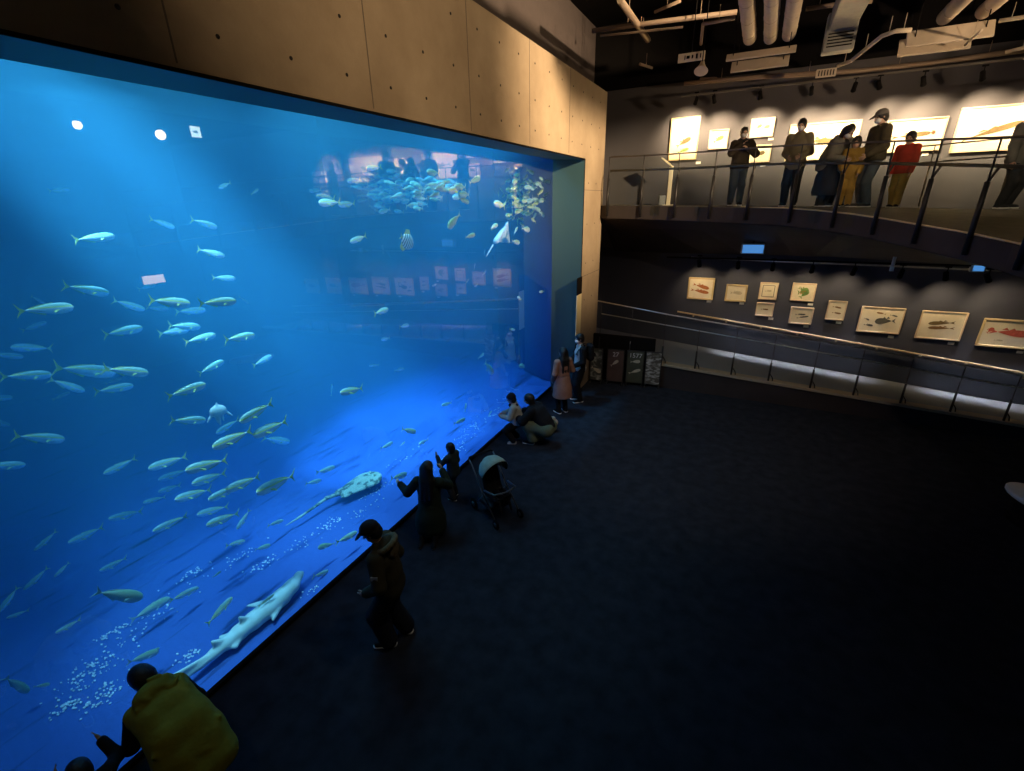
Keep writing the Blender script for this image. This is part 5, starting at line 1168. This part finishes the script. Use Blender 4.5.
for i, (a, b, w, lb) in enumerate((((726,57),(796,50),.13,'back strip of the left pair'),((731,67),(789,61),.22,'front strip of the left pair'),((908,38),(992,30),.28,'back strip of the right pair'),((898,49),(972,39),.32,'front strip of the right pair'))):
    z_ = 7.35; A, B = on_z(*a, z_), on_z(*b, z_); y_ = (A.y+B.y)/2; mb = MB(); L = (B.x-A.x)
    mb.bevel_box((0,0,0), (L,.04,w*1.1), .008, Matrix.Rotation(math.radians(-28),3,'X')); o = empty('ceiling_panel', ((A.x+B.x)/2, min(y_,13.9), z_)); tag(o, 'long cream ceiling panel, '+lb, 'panel', 'long cream ceiling panels'); mb.build('board', TAN, o)
    for s in (-1,1): mb = MB(); mb.tube([(s*L*.4,0,.02),(s*L*.4,0,1.65)], .010, 6); mb.build('hanger', M['black'], o)
def pipe(pts, z_, r_, label, m=PIPE, brackets=()):
    P_ = [on_z(px, py, z_ if not isinstance(z_, (list,tuple)) else z_[i]) for i, (px, py) in enumerate(pts)]; c_ = P_[0].copy(); mb = MB(); mb.tube([p-c_ for p in P_], r_, 8)
    for p, q in zip(P_[:-1], P_[1:]):
        for t in (.5,):
            h_ = p.lerp(q, t)-c_; mb.tube([h_, h_+Vector((0,0,.25))], .006, 5)
    o = mb.build('ceiling_pipe', m); o.location = c_; tag(o, label, 'pipe', 'ceiling pipes')
pipe([(592,31),(665,21),(737,12)], 8.0, .045, 'long sloping pipe crossing the dark ceiling near the concrete wall'); pipe([(600,36),(683,27)], 7.9, .022, 'thin pipe just below the long sloping one near the concrete wall')
pipe([(655,12),(680,1)], 8.2, .03, 'short slanted pipe at the top beside the long sloping one'); pipe([(701,44),(703,24),(735,18)], 7.7, .03, 'bent pipe dropping to the small lettered sign'); pipe([(838,66),(851,61),(882,36),(896,31),(911,30)], 7.3, .035, 'cream bent conduit in the middle of the ceiling', TAN)
pipe([(620,0),(637,24),(648,40)], 8.0, .06, 'thick slanting pipe at the top left of the dark ceiling'); pipe([(640,64),(652,68)], 7.6, .03, 'short stub pipe low on the dark ceiling left'); pipe([(806,9),(833,5),(872,1)], 8.1, .04, 'thin pipe crossing above the square duct'); pipe([(965,45),(982,30)], 7.2, .02, 'short bent conduit right of the right panels', TAN); pipe([(999,21),(1024,17),(1060,12)], 7.6, .035, 'pale pipe at the top right corner', TAN); pipe([(1006,52),(1040,44)], 7.1, .03, 'lower pale pipe at the top right corner', TAN)
pipe([(684,83.5),(760,77),(860,71),(940,62),(1040,48)], [7.35,7.33,7.27,7.25,7.3], .05, 'long brown service pipe running just above the upper pictures'); pipe([(700,79),(800,73),(905,62)], 7.5, .03, 'thin pipe behind the long brown one above the pictures')
# square duct, grille, small sign and horn speaker
e = on_z(840,36,7.5); o = empty('square_duct', (e.x,e.y,7.5)); tag(o, 'grey square duct with an end grille dropping from the ceiling', 'duct'); mb = MB(); mb.bevel_box((0,-2.2,.25), (.42,4.2,.36), .01); mb.build('duct_body', GREEND, o); mb = MB(); mb.bevel_box((0,.02,.05), (.50,.30,.62), .012); mb.build('end_box', GREEND, o)
for k in range(5): mb = MB(); mb.box((0,-.14,-.18+k*.05), (.40,.012,.018)); mb.build('louvre', M['black'], o)
e = on_z(826,73,7.1); o = empty('wall_grille', (e.x,min(e.y,13.9),7.1)); tag(o, 'small pale slatted vent above the upper pictures', 'vent'); mb = MB(); mb.bevel_box((0,0,0), (.36,.05,.15), .006); mb.build('vent_frame', TAN, o)
for k in range(6): mb = MB(); mb.box((-.13+k*.052,-.028,0), (.018,.01,.10)); mb.build('slat', M['black'], o)
e = on_z(691.5,57,7.3); o = empty('hanging_sign', (e.x,min(e.y,13.6),7.3), 0); tag(o, 'tiny cream sign with dark marks hung under the ceiling', 'sign'); mb = MB(); mb.bevel_box((0,0,0), (.50,.03,.15), .006); mb.build('plate', mat('cream_sign', (.85,.75,.55), .6), o)
mb = MB()
for k, (x_, w_, h_) in enumerate(((-.12,.015,.07),(-.06,.06,.05),(.02,.03,.06),(.10,.035,.08),(.17,.02,.07))): mb.box((x_,-.017,0), (w_,.005,h_))
mb.build('lettering', M['black'], o); mb = MB(); mb.tube([(0,0,.07),(0,0,1.7)], .01, 6); mb.build('hanging_rod', M['black'], o)
o = empty('horn_speaker', (e.x+.22,min(e.y,13.6)-.05,7.12)); tag(o, 'small cream horn speaker hung beside the tiny sign', 'speaker'); mb = MB(); mb.lathe([(.03,-.10),(.05,-.02),(.10,.08),(.13,.12),(.12,.12)], (0,0,0), 18, Matrix.Rotation(math.radians(150),3,'X')); mb.build('horn', TAN, o); mb = MB(); mb.tube([(0,0,.05),(0,0,1.85)], .01, 6); mb.build('hanging_rod', M['black'], o)
# ceiling lamps farther right, mirrored in the window
for k, (x_, y_, z_, lb) in enumerate(((7.0,9.0,6.75,'nearer the window'),(11.38,9.0,7.35,'farther from the window'))):
    o = empty('ceiling_lamp', (x_,y_,z_)); tag(o, 'round lit globe lamp over the right of the hall, '+lb, 'lamp', 'globe lamps over the hall'); mb = MB(); mb.lathe([(.05,.24),(.08,.20),(.09,.12),(.07,.12)], (0,0,0), 18); mb.build('housing', M['black'], o); mb = MB(); mb.ball((0,0,0), (.26,.26,.26), 18, 12); mb.build('globe', LENS, o); mb = MB(); mb.tube([(0,0,.15),(0,0,9-z_)], .012, 6); mb.build('hanging_rod', M['black'], o)
LITP = mat('lit_panel', (.9,.8,.6), .6, emit=(1,.78,.5), estr=4)
o = empty('lit_poster', (15.97,12.1,1.75), -PI/2); tag(o, 'warm lit poster on the right wall, seen mirrored at left centre of the window', 'poster'); mb = MB(); mb.bevel_box((0,0,0), (1.0,.05,.45), .01); mb.build('frame', M['black'], o); mb = MB(); mb.box((0,-.03,0), (.92,.01,.37)); mb.build('print', LITP, o)
WARM = (1.0,.72,.42)
spot('concrete_lamp', (4.6, 7.0, 7.9), (-3.64, 10.8, 6.5), 9500, (1,.72,.43), 54, 1, .1)
spot('concrete_lamp_b', (4.6, 1.0, 7.9), (-3.64, 6.0, 7.2), 2000, (1,.72,.43), 52, 1, .1)
spot('ceiling_fill', (5.6, 9.0, 6.0), (1.6, 11.8, 8.3), 900, (1,.70,.42), 80, 1, .1)  # added unseen fill from below for the ducts and ceiling panels
spot('hall_lamp', (1.0, 4.0, 8.5), (-1.0, 10.8, 0), 620, (1,.78,.62), 60, 1, .1)
spot('parka_fill', (-1.5, -.6, 7.5), (-3.4, 1.2, .8), 60, (1,.85,.5), 40, 1, .1)  # added unseen fill that brightens the parka wearer
spot('walkway_fill', (3.2, 6.5, 8.6), (2.8, 13.2, 5.0), 380, (1,.74,.50), 50, 1, .1)  # added unseen front fill for the people on the walkway
spot('bench_fill', (5.2, 8.4, 8.9), (4.4, 8.5, .4), 260, (.9,1,.92), 12, .6, .05)  # added narrow unseen spot to whiten the bench top
spot('visitor_fill', (.5, 4.5, 8.8), (-3.4, 5.5, .8), 230, (1,.86,.7), 60, 1, .1)  # added unseen fill lifting the visitors out of silhouette
